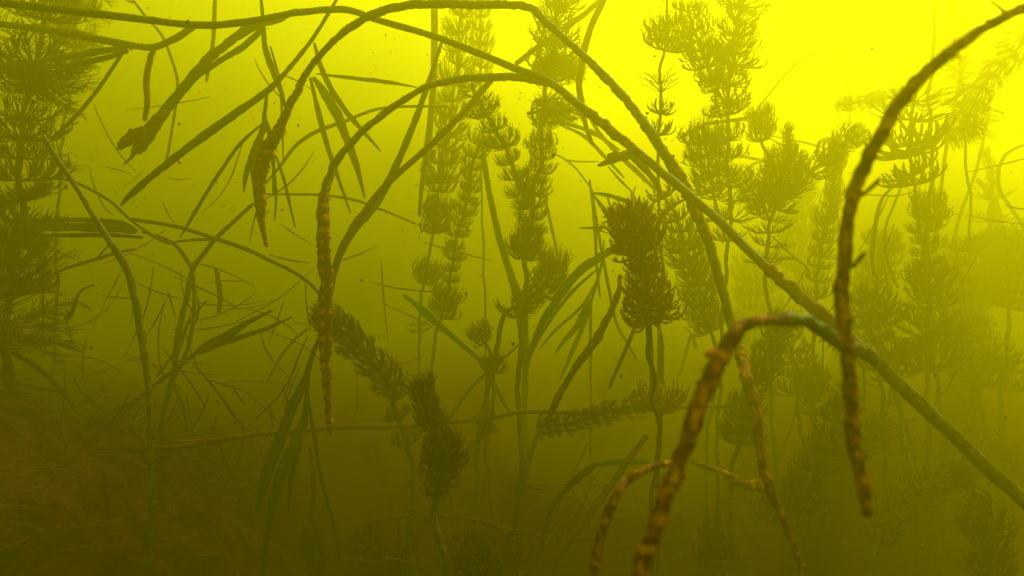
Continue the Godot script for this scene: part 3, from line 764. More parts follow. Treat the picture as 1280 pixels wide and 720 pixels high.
	shoot("milfoil_shoot", "small shoot with a bud over an open cup left of the green stem", g,
		[608, 560, 0.816, 612, 510, 0.816, 618, 475, 0.816, 620, 460, 0.816, 612, 440, 0.816, 604, 424, 0.816, 600, 412, 0.816], [2.5, 2.5, 2.5, 2],
		[["cup", 0.44, 0.52, 2, 22, 20], ["bud", 0.78, 0.92, 3, 14, 13]])
	shoot("milfoil_shoot", "pale shoot with round cups spaced on a thin stem left of centre", g,
		[512, 640, 1.085, 520, 540, 1.085, 526, 425, 1.085, 530, 350, 1.085, 540, 290, 1.085, 545, 250, 1.085, 556, 190, 1.085, 566, 120, 1.092, 574, 50, 1.107, 580, -20, 1.122], [1.8, 1.8, 1.8],
		[["open", 0.235, 0.245, 2, 20, 17], ["bud", 0.325, 0.335, 2, 17, 17, 1.3], ["bud", 0.44, 0.52, 4, 17, 18], ["cup", 0.58, 0.8, 8, 24, 26], ["cup", 0.84, 1.0, 6, 24, 26]])
	shoot("milfoil_shoot", "pale leaning shoot crowded with small whorls beside the spaced cups", g,
		[540, 470, 0.988, 548, 420, 0.988, 555, 392, 0.988, 562, 350, 0.988, 570, 305, 0.988, 580, 260, 0.988, 590, 215, 0.988, 602, 175, 0.994], [2, 2, 2],
		[["bud", 0.26, 0.34, 3, 19, 18], ["cup", 0.42, 0.96, 13, 15, 20]])
	shoot("milfoil_shoot", "faint far shoot behind the top of the bent reed", "far whorled shoots",
		[604, 300, 1.211, 602, 160, 1.211, 601, 90, 1.211, 600, 40, 1.211, 600, -20, 1.211], [1.5, 1.5, 1.5],
		[["cup", 0.45, 0.98, 8, 16, 20]])
	shoot("milfoil_shoot", "dark fuzzy shoot leaning down right beside the mottled reed end", g,
		[512, 600, 0.619, 508, 560, 0.612, 500, 525, 0.605, 492, 492, 0.599, 476, 462, 0.586, 452, 438, 0.580, 428, 418, 0.573, 410, 402, 0.567, 394, 390, 0.567], [3.5, 3.5, 3.5, 3],
		[["bud", 0.14, 0.36, 3, 16, 14], ["cup", 0.42, 0.80, 9, 23, 22, 0.8], ["bud", 0.86, 0.96, 3, 17, 15]])
	shoot("milfoil_shoot", "dark upright whorled shoot low in the middle", g,
		[552, 730, 0.491, 550, 670, 0.491, 547, 625, 0.491, 550, 590, 0.485, 552, 565, 0.479, 542, 540, 0.479, 536, 515, 0.479, 532, 490, 0.479, 530, 476, 0.479], [4, 4, 4, 3.5],
		[["bud", 0.28, 0.40, 3, 22, 24], ["cup", 0.42, 0.56, 4, 30, 24], ["cup", 0.64, 0.92, 8, 22, 20, 0.9]])
	shoot("milfoil_shoot", "blurred dark shoot at the bottom edge left of centre", g,
		[500, 745, .62, 486, 722, .62, 472, 702, .62, 458, 684, .62, 444, 668, .62], [4, 4, 3],
		[["cup", 0.2, 0.9, 5, 30, 26]], "leaf", "twig")
	shoot("milfoil_shoot", "faint thin shoot with two tufts left of the dark upright one", g,
		[492, 640, 1.1, 482, 610, 1.1, 472, 585, 1.1, 466, 568, 1.1, 462, 556, 1.1], [2.5, 2.5, 2.5],
		[["cup", 0.3, 0.9, 5, 15, 15]])
	shoot("milfoil_shoot", "drooping leafy shoot lying along the creeping stem at the centre", g,
		[672, 532, 0.636, 700, 530, 0.636, 730, 524, 0.636, 760, 515, 0.636, 795, 505, 0.636], [2, 2, 2],
		[["cup", 0.05, 0.95, 11, 15, 18, 0.8]], "leaf", "reed", false)
	shoot("milfoil_shoot", "small spiky cup standing on the creeping stem", g,
		[598, 560, 0.684, 600, 545, 0.684, 602, 535, 0.684, 603, 526, 0.684], [2, 2, 2],
		[["claw", 0.6, 0.9, 2, 19, 15]], "leaf", "reed", false)
	shoot("milfoil_shoot", "misty tuft behind the mottled twig", "far whorled shoots",
		[738, 640, 1.4, 740, 580, 1.4, 745, 530, 1.4, 765, 490, 1.4, 790, 460, 1.4], [2, 2, 2],
		[["cup", 0.4, 0.5, 2, 20, 20], ["cup", 0.66, 0.98, 5, 24, 24]])
	stem("reed", "slim upright stem passing behind the bent reed at upper centre", "reed", "stems at upper centre",
		[524, 270, .98, 527, 235, .98, 533, 190, .98, 540, 130, .98, 543, 60, .98, 543, -20, .98], [2, 3, 4, 4.5, 4.5, 5], "reed", 0)
	tuft("ribbon_grass", "long dark blade sweeping from the bent reed down to the left fan", "grass blade", "", [
		["leaf", "blade", [414, 372, .62, 418, 340, .63, 428, 310, .64, 445, 282, .66, 462, 262, .68, 480, 238, .70, 498, 200, .71, 516, 158, .72, 535, 105, .72, 553, 50, .72], [2, 5, 6, 7, 8, 6, 5, 5, 4, 2], Vector3(0.3, 0.2, 1), 0.2]])
	stem("reed", "straight slim stem slanting from the curving reed to the sweeping blade", "reed", "stems at upper centre",
		[420, 330, .64, 440, 290, .65, 470, 245, .66, 500, 215, .66, 539, 181, .66, 575, 145, .65, 613, 101, .65], [3, 4, 4, 4, 4, 4, 4], "twig", 0)
	stem("reed", "slim stem rising right across the bent reed toward the top edge", "reed", "stems at upper centre",
		[645, 80, .80, 668, 62, .80, 700, 40, .80, 730, 18, .80, 762, -10, .80], [3, 3.5, 4, 3.5, 3], "reed", 0)
	stem("reed", "dark stem dropping from the top edge and bending behind the bent reed", "reed", "stems at upper centre",
		[740, 180, .70, 732, 155, .70, 727, 130, .70, 724, 105, .70, 727, 85, .70, 731, 60, .70, 740, 30, .70, 752, 5, .70, 758, -15, .70], [2.5, 3, 4, 4.5, 4.5, 4.5, 4.5, 5], "twig", 0)
	tuft("grass_tuft", "spray of thin blades falling right of the level bottlebrush shoots", "grass tuft", "", [
		["leaf", "blade", [690, 152, .92, 720, 158, .92, 745, 168, .92, 775, 188, .92], [1, 3, 3.5, 1]],
		["leaf", "blade", [700, 156, .92, 730, 170, .92, 755, 195, .92, 780, 222, .92], [1, 3, 3, 1]],
		["leaf", "blade", [725, 120, .92, 745, 160, .92, 770, 190, .92, 800, 218, .92, 820, 238, .92], [1.5, 3, 3, 4, 2]],
		["leaf", "blade", [760, 208, .92, 775, 225, .92, 790, 240, .92], [1, 2, 1]]])
	twig("dead_twig", "ragged crusted stub stuck on the long reed at upper right centre", "twig", "", "crusted", [
		[[748, 207, .61, 765, 200, .61, 782, 194, .605, 800, 190, .60], [2, 5, 7, 6]],
		[[790, 196, .60, 805, 210, .60, 818, 226, .60, 828, 245, .60], [4, 5, 4, 3]],
		[[760, 195, .61, 772, 190, .61], [3, 2]]], 2)
	twig("dead_twig", "hair thin forked stalk right of the flat ended column", "twig", "", "reed", [
		[[742, 240, 1.0, 722, 213, 1.0, 706, 199, 1.0, 692, 192, 1.0], [1, 1.3, 1.3, 1]], [[706, 200, 1.0, 725, 202, 1.0, 748, 202, 1.0], [1.2, 1.2, .8]]])
	stem("dead_twig", "short stalk leaning beside the flat ended column", "twig", "thin stalks round the flat ended column",
		[697, 320, 1.0, 692, 295, 1.0, 686, 268, 1.0, 682, 250, 1.0], [1, 2, 2.2, 1.5], "reed", 0)
	twig("dead_twig", "thin crossing stalks rising from the creeping stem left of centre", "twig", "", "reed", [
		[[556, 532, .92, 570, 510, .92, 593, 480, .92, 625, 452, .92, 655, 425, .92], [2.5, 2, 2, 1.5]],
		[[600, 520, .95, 608, 495, .95, 615, 470, .95], [2, 2, 1.5]],
		[[560, 600, .95, 585, 560, .95, 605, 545, .95, 625, 535, .95], [2, 2, 2, 1.5]]])
	stem("creeping_shoot", "low dark stem lying level across the bottom centre", "stem", "",
		[470, 653, 0.684, 492, 648, 0.684, 540, 644, 0.684, 593, 650, 0.684, 630, 660, 0.684, 673, 670, 0.684, 720, 674, 0.684, 760, 668, 0.684], [2, 2.5, 2.5, 3, 3, 2.5, 1.5], "twig", 1)
	tuft("sedge_leaf", "folded triangular leaf low left of the leaning green stem", "leaf", "", [
		["leaf", "blade", [606, 601, 1.0, 595, 612, 1.0, 580, 625, 1.0, 570, 634, 1.0], [3, 7, 6, 1]],
		["leaf", "blade", [607, 602, 1.0, 604, 620, 1.0, 597, 642, 1.0], [2, 4, 1]],
		["stalk", "twig", [606, 603, 1.0, 640, 606, 1.0, 670, 607, 1.0, 700, 609, 1.0], [1.5, 2, 2, 1.5]]])
	stem("dead_stalk", "thin dark stem curving up left to the short green leaf, lower centre", "dead stem", "",
		[678, 690, .62, 681, 660, .62, 690, 635, .62, 705, 614, .62, 722, 598, .62, 736, 588, .62, 746, 580, .62], [2, 2.5, 3, 3.5, 5, 4, 2], "umber", 1)
	tuft("ribbon_grass", "short green leaf floating level among the lower centre stems", "grass blade", "green blades in the middle", [
		["leaf", "green", [744, 582, .66, 765, 578, .66, 790, 577, .66, 812, 577, .66], [2, 4.5, 5, 2], Vector3(0, 0.6, 1), 0.1]])
	stem("reed", "straight stem slanting from bottom centre up right to the dark rosette", "reed", "",
		[680, 726, 0.562, 705, 682, 0.562, 735, 645, 0.562, 765, 605, 0.562, 787, 573, 0.562, 808, 545, 0.562], [6, 6, 5, 4.5, 4, 3.5], "twig", 0)
	twig("dead_twig", "thin stalks crossing behind the straight slanting stem", "twig", "", "twig", [
		[[668, 725, .85, 678, 675, .85, 700, 630, .85, 718, 590, .85, 735, 553, .85], [2, 2, 2, 1.5, 1]],
		[[706, 640, .85, 725, 622, .85, 748, 605, .85], [2, 1.6, 1]],
		[[685, 690, .85, 705, 670, .85, 712, 655, .85], [3, 3, 1.5]],
		[[740, 612, .85, 738, 560, .85, 739, 480, .85], [1.2, 1.5, 1]]])
	stem("dead_twig", "dark upright thread between the slanting stem and orange stem", "twig", "",
		[736, 655, .60, 737, 648, .60, 736, 645, .60], [1.5, 2, 1], "umber", 0)


func right_side():
	var g := "whorled shoots on the right"
	shoot("milfoil_shoot", "pale leaning whorled shoot behind the brown whorled plant", g,
		[884, 600, 0.759, 890, 500, 0.759, 893, 432, 0.759, 885, 395, 0.759, 874, 360, 0.759, 862, 325, 0.759, 850, 292, 0.759, 840, 265, 0.759, 832, 240, 0.759], [2.5, 2.5, 2.5, 2],
		[["cup", 0.30, 0.70, 12, 26, 28, 0.85], ["claw", 0.76, 0.96, 4, 22, 22]])
	shoot("milfoil_shoot", "tall bushy shoot of dense clumps right of the bent reed, at the top", g,
		[898, 520, 0.681, 903, 420, 0.681, 908, 330, 0.681, 912, 260, 0.681, 914, 200, 0.681, 910, 140, 0.681, 914, 90, 0.681, 921, 40, 0.681, 928, -20, 0.691], [2.5, 2.5, 2.5, 2],
		[["open", 0.30, 0.44, 4, 28, 26], ["cup", 0.46, 0.55, 3, 22, 26, 0.8], ["bud", 0.615, 0.65, 2, 27, 24, 0.8], ["bud", 0.71, 0.745, 2, 22, 18, 0.8], ["cup", 0.77, 0.94, 6, 34, 36, 0.6], ["bud", 0.97, 1.0, 2, 20, 18]])
	shoot("milfoil_shoot", "side branch of round clumps left of the tall bushy shoot", g,
		[907, 128, 0.681, 896, 112, 0.681, 885, 90, 0.681, 876, 62, 0.681, 868, 34, 0.681, 862, 8, 0.681], [1.8, 1.8, 1.8],
		[["bud", 0.2, 0.3, 3, 20, 20], ["cup", 0.45, 0.95, 7, 26, 26, 0.8]], "leaf", "reed", false)
	shoot("milfoil_shoot", "thin shoot of spiky fans in the bright gap left of the bushy shoot", g,
		[824, 230, 0.654, 824, 160, 0.654, 826, 130, 0.654, 830, 90, 0.654, 834, 50, 0.654, 836, 5, 0.654, 837, -20, 0.654], [2.2, 2.2, 2],
		[["ray", 0.40, 0.44, 2, 38, 36], ["cup", 0.62, 0.72, 3, 30, 30, 0.8], ["open", 0.88, 0.92, 2, 22, 20], ["claw", 0.12, 0.26, 2, 24, 24]])
	shoot("milfoil_shoot", "dense soft shoot leaning at the crossing of the long reeds", g,
		[905, 300, 0.746, 897, 262, 0.746, 890, 230, 0.746, 884, 205, 0.746, 880, 180, 0.746, 876, 160, 0.746], [2, 2, 2],
		[["bud", 0.35, 0.8, 5, 28, 26], ["open", 0.0, 0.3, 3, 26, 26], ["open", 0.85, 1.0, 2, 26, 24]], "leaf", "reed", false)
	shoot("milfoil_shoot", "dark bushy shoot with a slender club tip, right of the reed crossing", g,
		[966, 520, 0.681, 964, 430, 0.681, 960, 350, 0.681, 960, 300, 0.681, 966, 265, 0.681, 976, 235, 0.681, 984, 205, 0.686, 988, 180, 0.693, 989, 160, 0.698], [2.5, 2.5, 2.5, 2],
		[["claw", 0.52, 0.60, 3, 38, 40, 0.7], ["cup", 0.60, 0.76, 5, 33, 25, 0.75], ["open", 0.30, 0.46, 4, 30, 30], ["spindle", 0.8, 0.98, 7, 9, 6.5, 1.0]])
	shoot("milfoil_shoot", "feathery branch reaching up right from the dark bushy shoot", g,
		[978, 252, 0.693, 995, 238, 0.693, 1012, 218, 0.698, 1032, 198, 0.705, 1052, 180, 0.710, 1070, 168, 0.710], [2, 2, 2],
		[["claw", 0.15, 0.55, 4, 20, 22], ["cup", 0.6, 0.95, 5, 20, 17]], "leaf", "reed", false)
	shoot("milfoil_shoot", "feathery branch reaching up left from the dark bushy shoot", g,
		[962, 275, 0.669, 950, 258, 0.669, 940, 240, 0.669, 930, 225, 0.669], [2, 2, 2],
		[["cup", 0.2, 0.9, 5, 22, 18]], "leaf", "reed", false)
	shoot("milfoil_shoot", "small pale tuft above the dark bushy shoot", g,
		[972, 232, 0.731, 965, 205, 0.731, 958, 180, 0.731, 953, 160, 0.731, 950, 145, 0.731], [1.6, 1.6, 1.5],
		[["cup", 0.55, 0.95, 5, 20, 18]], "leaf", "reed", false)
	tuft("grass_tuft", "straight needle leaves crossing above the dark bushy shoot", "grass tuft", "", [
		["leaf", "blade", [960, 172, 1.25, 985, 185, 1.25, 1010, 198, 1.25], [1, 2, 1]],
		["leaf", "blade", [948, 172, 1.25, 958, 190, 1.25, 972, 210, 1.25], [1.5, 3, 1]],
		["leaf", "blade", [915, 193, 1.25, 940, 198, 1.25, 965, 202, 1.25], [1, 2.2, 1]],
		["leaf", "blade", [928, 218, 1.25, 940, 206, 1.25, 958, 201, 1.25, 975, 205, 1.25], [1, 2, 2, 1]],
		["leaf", "blade", [965, 170, 1.25, 1005, 178, 1.25, 1040, 188, 1.25], [1, 1.6, 1]]])
	shoot("milfoil_shoot", "tall narrow tapered shoot left of the knobbly stem", g,
		[1016, 560, 0.864, 1018, 460, 0.864, 1021, 370, 0.864, 1026, 320, 0.864, 1033, 275, 0.864, 1039, 245, 0.864, 1045, 215, 0.864, 1047, 202, 0.864], [2.5, 2.5, 2.5, 2],
		[["claw", 0.28, 0.48, 5, 22, 18], ["spindle", 0.48, 0.96, 16, 15, 8, 1.0]])
	shoot("milfoil_shoot", "dark spiky shoot hanging under the green black stem", g,
		[908, 720, 0.566, 910, 650, 0.566, 914, 590, 0.566, 920, 550, 0.566, 927, 515, 0.566, 944, 478, 0.566, 962, 442, 0.566, 972, 415, 0.566, 976, 398, 0.566], [3, 3, 3, 3],
		[["cup", 0.36, 0.54, 6, 27, 24, 0.85], ["claw", 0.60, 0.66, 3, 28, 24], ["cup", 0.64, 0.96, 9, 22, 19, 0.9]])
	shoot("milfoil_shoot", "layered pale shoot right of the knobbly stem", g,
		[1162, 640, 0.872, 1160, 520, 0.872, 1159, 430, 0.872, 1160, 380, 0.872, 1160, 340, 0.872, 1158, 300, 0.872, 1160, 255, 0.872, 1163, 200, 0.872, 1165, 100, 0.887, 1168, -10, 0.902], [2.5, 2.5, 2.5, 2],
		[["open", 0.26, 0.32, 2, 42, 40], ["cup", 0.34, 0.40, 3, 32, 28], ["cup", 0.43, 0.62, 6, 23, 22, 0.8], ["bud", 0.62, 0.66, 2, 20, 18]])
	shoot("milfoil_shoot", "wide open whorls beside the upper part of the knobbly stem", g,
		[1150, 330, 0.743, 1148, 270, 0.743, 1142, 230, 0.743, 1138, 195, 0.743, 1140, 160, 0.743, 1146, 120, 0.743], [2, 2, 2],
		[["claw", 0.4, 0.46, 2, 50, 46, 0.7], ["claw", 0.62, 0.68, 2, 52, 48, 0.7], ["open", 0.85, 0.95, 2, 40, 40]], "leaf", "reed", false)
	shoot("milfoil_shoot", "soft round clump near the right edge with a second one under it", g,
		[1252, 520, 1.174, 1256, 460, 1.174, 1258, 410, 1.174, 1260, 370, 1.174, 1262, 335, 1.174, 1266, 310, 1.174], [2.5, 2.5, 2],
		[["cup", 0.52, 0.68, 4, 36, 38, 0.8], ["bud", 0.74, 0.92, 4, 42, 38, 0.9]])
	shoot("milfoil_shoot", "low hazy clump in front of the layered pale shoot", g,
		[1180, 560, 0.918, 1172, 500, 0.918, 1165, 460, 0.918, 1160, 430, 0.918, 1150, 405, 0.918], [2.5, 2.5, 2],
		[["cup", 0.50, 1.0, 4, 50, 44, 0.5]])
	shoot("milfoil_shoot", "low hazy clump between the knobbly stem and layered shoot", g,
		[1110, 600, 0.884, 1106, 520, 0.884, 1102, 470, 0.884, 1098, 440, 0.884, 1090, 400, 0.884, 1085, 370, 0.884], [2.5, 2.5, 2],
		[["cup", 0.44, 0.76, 4, 44, 38, 0.5], ["claw", 0.84, 1.0, 3, 32, 26, 0.8]])
	shoot("milfoil_shoot", "low hazy clump at the right edge above the long reed", g,
		[1260, 640, 1.102, 1256, 560, 1.102, 1252, 500, 1.102, 1250, 470, 1.102, 1246, 445, 1.102], [2.5, 2.5, 2],
		[["cup", 0.60, 0.98, 3, 46, 40, 0.5]])
	shoot("milfoil_shoot", "slim cup shaped shoot left of the knobbly stem foot", g,
		[1020, 620, 0.840, 1022, 560, 0.840, 1018, 520, 0.840, 1014, 490, 0.840, 1010, 465, 0.840], [2.2, 2.2, 2],
		[["open", 0.52, 0.54, 2, 24, 22], ["cup", 0.62, 0.92, 5, 21, 24]])
	shoot("milfoil_shoot", "long leaning shoot of dark round clumps low on the right", g,
		[895, 692, 0.600, 925, 668, 0.600, 952, 645, 0.600, 972, 630, 0.600, 988, 615, 0.612, 1010, 592, 0.643, 1035, 572, 0.661, 1060, 555, 0.673, 1100, 538, 0.698], [3, 3, 2.5, 2],
		[["open", 0.08, 0.14, 2, 20, 20], ["bud", 0.24, 0.34, 3, 25, 26], ["cup", 0.40, 0.50, 4, 26, 24], ["cup", 0.58, 0.80, 6, 24, 26], ["cup", 0.88, 1.0, 4, 26, 26]])
	shoot("milfoil_shoot", "dim shoot under the long reed at lower right", g,
		[1180, 700, 0.780, 1175, 640, 0.780, 1182, 600, 0.780, 1198, 575, 0.780, 1220, 555, 0.780], [2.2, 2.2, 2],
		[["cup", 0.3, 0.95, 7, 34, 34, 0.7]])
	shoot("milfoil_shoot", "dim clump at the right edge beneath the end of the long reed", g,
		[1262, 700, 0.800, 1264, 640, 0.800, 1266, 600, 0.800, 1270, 570, 0.800], [2.2, 2.2, 2],
		[["cup", 0.5, 1.0, 5, 34, 30, 0.8]])
	shoot("milfoil_shoot", "dim loose shoot beside the lower end of the knobbly stem", g,
		[1150, 700, 0.752, 1145, 640, 0.752, 1135, 580, 0.752, 1125, 530, 0.752, 1115, 480, 0.752, 1108, 455, 0.752], [2.5, 2.5, 2],
		[["open", 0.2, 0.6, 4, 28, 24], ["claw", 0.7, 0.95, 3, 20, 18]])
	shoot("milfoil_shoot", "dim shoot at the bottom between the orange and leaning dark stems", g,
		[858, 735, .8, 850, 700, .8, 846, 675, .8, 842, 655, .8], [2.5, 2.5, 2], [["cup", 0.3, 0.9, 4, 24, 22]])
	var low := "low whorled shoots at lower right"
	shoot("milfoil_shoot", "dark leafy shoot filling the gap left of the knobbly stem foot", low,
		[998, 720, 0.508, 1000, 660, 0.508, 1008, 610, 0.508, 1024, 565, 0.517, 1040, 525, 0.525, 1048, 500, 0.525], [3, 3, 2.5], [["cup", 0.30, 0.98, 8, 26, 24, 0.9]])
	shoot("milfoil_shoot", "dark leafy shoot bending right under the tip of the knobbly stem", low,
		[1088, 735, 0.492, 1098, 690, 0.492, 1118, 650, 0.500, 1148, 618, 0.508, 1185, 598, 0.517, 1205, 592, 0.517], [3, 3, 2.5], [["cup", 0.25, 0.98, 9, 26, 24, 0.85]])
	shoot("milfoil_shoot", "dim bushy shoot rising in the lower right corner", low,
		[1244, 760, 0.476, 1240, 710, 0.476, 1230, 670, 0.476, 1214, 640, 0.476], [3, 3, 2.5], [["cup", 0.2, 0.95, 6, 34, 30, 0.8]])
	shoot("milfoil_shoot", "round dark clump standing low between the slanting stem and the fallen reed", low,
		[902, 745, 0.492, 898, 715, 0.492, 896, 690, 0.492, 893, 665, 0.492], [3, 3, 2.5], [["bud", 0.35, 0.9, 4, 26, 24, 0.9]])
	shoot("milfoil_shoot", "hazy leafy shoot over the lower half of the long reed", low,
		[1235, 560, 1.000, 1228, 510, 1.000, 1220, 470, 1.000, 1214, 435, 1.000, 1210, 405, 1.000], [2.5, 2.5, 2], [["cup", 0.45, 0.98, 4, 36, 30, 0.6]])
	shoot("milfoil_shoot", "hazy shoot standing between the layered shoot and the soft round clump", low,
		[1214, 520, 1.155, 1212, 440, 1.155, 1208, 390, 1.155, 1202, 350, 1.155, 1198, 310, 1.155], [2.2, 2.2, 2], [["cup", 0.45, 0.98, 5, 26, 22, 0.75]])
	shoot("milfoil_shoot", "loose open shoot just right of the spiky hanging one", low,
		[1004, 600, .85, 1000, 540, .85, 994, 490, .85, 988, 450, .85, 984, 425, .85], [2.2, 2.2, 2], [["claw", 0.50, 0.95, 5, 30, 26, 0.9]])
	shoot("milfoil_shoot", "hazy shoot passing behind the middle of the knobbly stem", low,
		[1078, 560, 1.235, 1080, 480, 1.235, 1084, 420, 1.235, 1090, 370, 1.235, 1098, 325, 1.235, 1102, 300, 1.235], [2.2, 2.2, 2], [["cup", 0.40, 0.96, 9, 28, 24, 0.85]])
	shoot("milfoil_shoot", "drooping pale frond hanging into the upper right corner", "far whorled shoots",
		[1290, 40, 0.840, 1262, 70, 0.840, 1236, 100, 0.840, 1216, 132, 0.840, 1204, 165, 0.840], [2, 2, 1.6], [["cup", 0.1, 0.95, 8, 26, 22, 0.9]], "leaf", "reed", false)
	shoot("milfoil_shoot", "dark leafy clump growing on the bed at the bottom centre", low,
		[604, 760, 0.476, 600, 728, 0.476, 592, 700, 0.476, 580, 676, 0.476], [3, 3, 2.5], [["cup", 0.3, 0.95, 5, 28, 25, 0.85]])
	shoot("milfoil_shoot", "slender dark shoot at the bottom between the slanting and leaning green stems", low,
		[655, 760, 0.508, 652, 720, 0.508, 645, 690, 0.508, 640, 662, 0.508], [3, 3, 2.5], [["open", 0.3, 0.95, 5, 22, 20, 0.9]])
	shoot("milfoil_shoot", "dim shoot low at the left of the blurred bottom edge one", low,
		[405, 755, 0.541, 402, 720, 0.541, 396, 692, 0.541, 392, 668, 0.541], [3, 3, 2.5], [["cup", 0.3, 0.95, 5, 20, 18, 0.9]])
	var f := "far whorled shoots"
	shoot("milfoil_shoot", "faint level bottlebrush shoot left of the knobbly stem, in the bright water", f,
		[1046, 131, 1.050, 1062, 129, 1.050, 1085, 126, 1.050, 1105, 123, 1.050, 1124, 120, 1.050], [1.5, 1.5, 1.5], [["bud", 0.05, 0.95, 10, 10, 11, 0.8]], "leaf", "reed", false)
	shoot("milfoil_shoot", "very faint feathery shoot rising at the upper right corner", f,
		[1212, 300, 1.134, 1208, 200, 1.134, 1205, 130, 1.134, 1196, 70, 1.134, 1190, 20, 1.145, 1185, -30, 1.161], [1.5, 1.5, 1.5], [["feather", 0.3, 1.0, 10, 44, 40]])
	shoot("milfoil_shoot", "very faint slim shoot at the right edge behind the round clump", f,
		[1225, 420, 1.560, 1230, 330, 1.560, 1236, 270, 1.560, 1240, 220, 1.560, 1232, 190, 1.560], [4, 4, 3, 2], [["open", 0.2, 0.6, 4, 26, 26], ["spindle", 0.6, 0.98, 8, 8, 6]])
	shoot("milfoil_shoot", "very faint bushy shoot behind the needle leaves", f,
		[1012, 520, 1.680, 1004, 400, 1.680, 1000, 320, 1.680, 996, 270, 1.680, 990, 230, 1.680], [1.5, 1.5, 1.5], [["cup", 0.35, 0.95, 9, 34, 28, 0.8]])
	shoot("milfoil_shoot", "very faint shoot between the crossing reeds and the spiky hanging shoot", f,
		[938, 560, 2.0, 942, 450, 2.0, 946, 380, 2.0, 944, 330, 2.0], [1.5, 1.5, 1.5], [["cup", 0.4, 0.95, 6, 34, 30, 0.8]])
	shoot("milfoil_shoot", "very faint clump behind the hazy ones at the right", f,
		[1205, 560, 1.650, 1205, 480, 1.650, 1202, 430, 1.650, 1200, 380, 1.650, 1196, 340, 1.650], [1.5, 1.5, 1.5], [["cup", 0.3, 1.0, 8, 44, 36, 0.8]])
	twig("dead_twig", "faint hooped stalk in the bright water at upper right", "twig", "thin stalks in the bright water", "reed", [
		[[942, 145, 1.190, 951, 131, 1.190, 970, 107, 1.190, 991, 84, 1.190, 1008, 71, 1.190, 1025, 62, 1.190, 1060, 42, 1.190, 1100, 17, 1.190, 1140, -6, 1.190], [1.4, 1.5, 1.4, 1.2]],
		[[1062, 160, 1.7, 1062, 118, 1.7, 1052, 87, 1.7, 1040, 70, 1.7, 1026, 62, 1.7], [1.4, 1.5, 1.6, 1.2]],
		[[992, 84, 1.7, 1040, 81, 1.7, 1095, 72, 1.7], [1.6, 1.8, .8]]])
	stem("dead_twig", "dark thin twig with a swollen tip left of the pale tuft, above the reed crossing", "twig", "thin stalks in the bright water",
		[848, 174, .85, 862, 165, .85, 880, 156, .85, 905, 152, .85, 932, 148, .85], [1.5, 2, 2, 2, 3], "umber", 1)
	twig("dead_twig", "thin forked stalk between the long reed and the knobbly stem", "twig", "", "reed", [
		[[960, 323, .9, 985, 323, .9, 997, 325, .9, 1012, 338, .9], [1, 2, 2, 1]],
		[[965, 295, .9, 980, 310, .9, 997, 325, .9], [1, 2, 1.5]]])
	var s := "thin stalks right of the knobbly stem"
	stem("dead_twig", "tall thin stalk curving just right of the knobbly stem", "twig", s,
		[1092, 345, .9, 1090, 320, .9, 1093, 290, .9, 1098, 262, .9, 1105, 245, .9, 1118, 232, .9], [1.5, 2.5, 2.5, 2, 1.5], "reed", 0)
	stem("dead_twig", "beaded thin stalk, second to the right of the knobbly stem", "twig", s,
		[1122, 360, 1.0, 1108, 322, 1.0, 1106, 300, 1.0, 1108, 280, 1.0, 1118, 255, 1.0, 1130, 225, 1.0], [1.2, 1.8, 1.6, 1.5, 1], "reed", 1)
	stem("dead_twig", "faint long stalk leaning right through the bright water", "twig", s,
		[1185, 330, 1.5, 1200, 270, 1.5, 1218, 220, 1.5, 1228, 180, 1.5, 1240, 120, 1.5], [2, 2, 1.8, 1.2], "reed", 0)
	stem("dead_twig", "faint upright stalk between the layered and round clumps", "twig", s,
		[1170, 300, 1.4, 1176, 240, 1.4, 1182, 190, 1.4, 1195, 120, 1.4, 1212, 60, 1.4], [2, 2, 2, 1.5], "reed", 0)
	stem("dead_twig", "faint hooped stalk at the right edge of the bright water", "twig", s,
		[1285, 292, 1.3, 1265, 262, 1.3, 1250, 238, 1.3, 1248, 215, 1.3, 1256, 195, 1.3, 1272, 184, 1.3, 1290, 180, 1.3], [2, 2, 2, 2, 1.5], "reed", 0)
	stem("dead_twig", "short dark stub in front of the bright water right of the knobbly top", "twig", s,
		[1177, 132, .8, 1188, 126, .8, 1198, 119, .8, 1205, 113, .8], [1.5, 2.5, 2.5, 1], "twig", 0)
	stem("reed", "faint thick bent stem by the right edge", "reed", s,
		[1246, 310, 1.7, 1248, 280, 1.7, 1244, 258, 1.7, 1236, 240, 1.7, 1222, 225, 1.7], [5, 5, 5, 4, 3], "reed", 0)
	stem("dead_twig", "dim stalk dropping from the long reed at lower right", "twig", "thin stalks at lower right",
		[1160, 640, .8, 1148, 600, .8, 1140, 560, .8, 1128, 520, .8, 1118, 488, .8], [1.5, 2, 2.5, 2.5, 2], "twig", 0)
	stem("dead_twig", "dim thin stalk rising left of the knobbly stem foot", "twig", "thin stalks at lower right",
		[972, 580, 1.0, 985, 545, 1.0, 998, 510, 1.0, 1020, 490, 1.0, 1040, 470, 1.0], [1.5, 2, 2, 1.5], "reed", 0)
	stem("dead_twig", "dim curved shoot tip above the bottom edge at right", "twig", "thin stalks at lower right",
		[1085, 700, .7, 1082, 694, .7, 1086, 689, .7, 1100, 690, .7, 1118, 696, .7], [3, 4.5, 3.5, 2, 1], "twig", 1)
	stem("dead_twig", "dim broken twig between the fallen reed and the knobbly stem foot", "twig", "thin stalks at lower right",
		[1004, 655, .75, 1012, 647, .75, 1022, 641, .75], [1.5, 3, 2], "twig", 1)
	tuft("grass_tuft", "small upright green shoot tip right of the spiky hanging shoot", "grass tuft", "", [
		["leaf", "green", [881, 510, .60, 895, 509, .60, 912, 508, .60], [1, 2, 1.5]]])
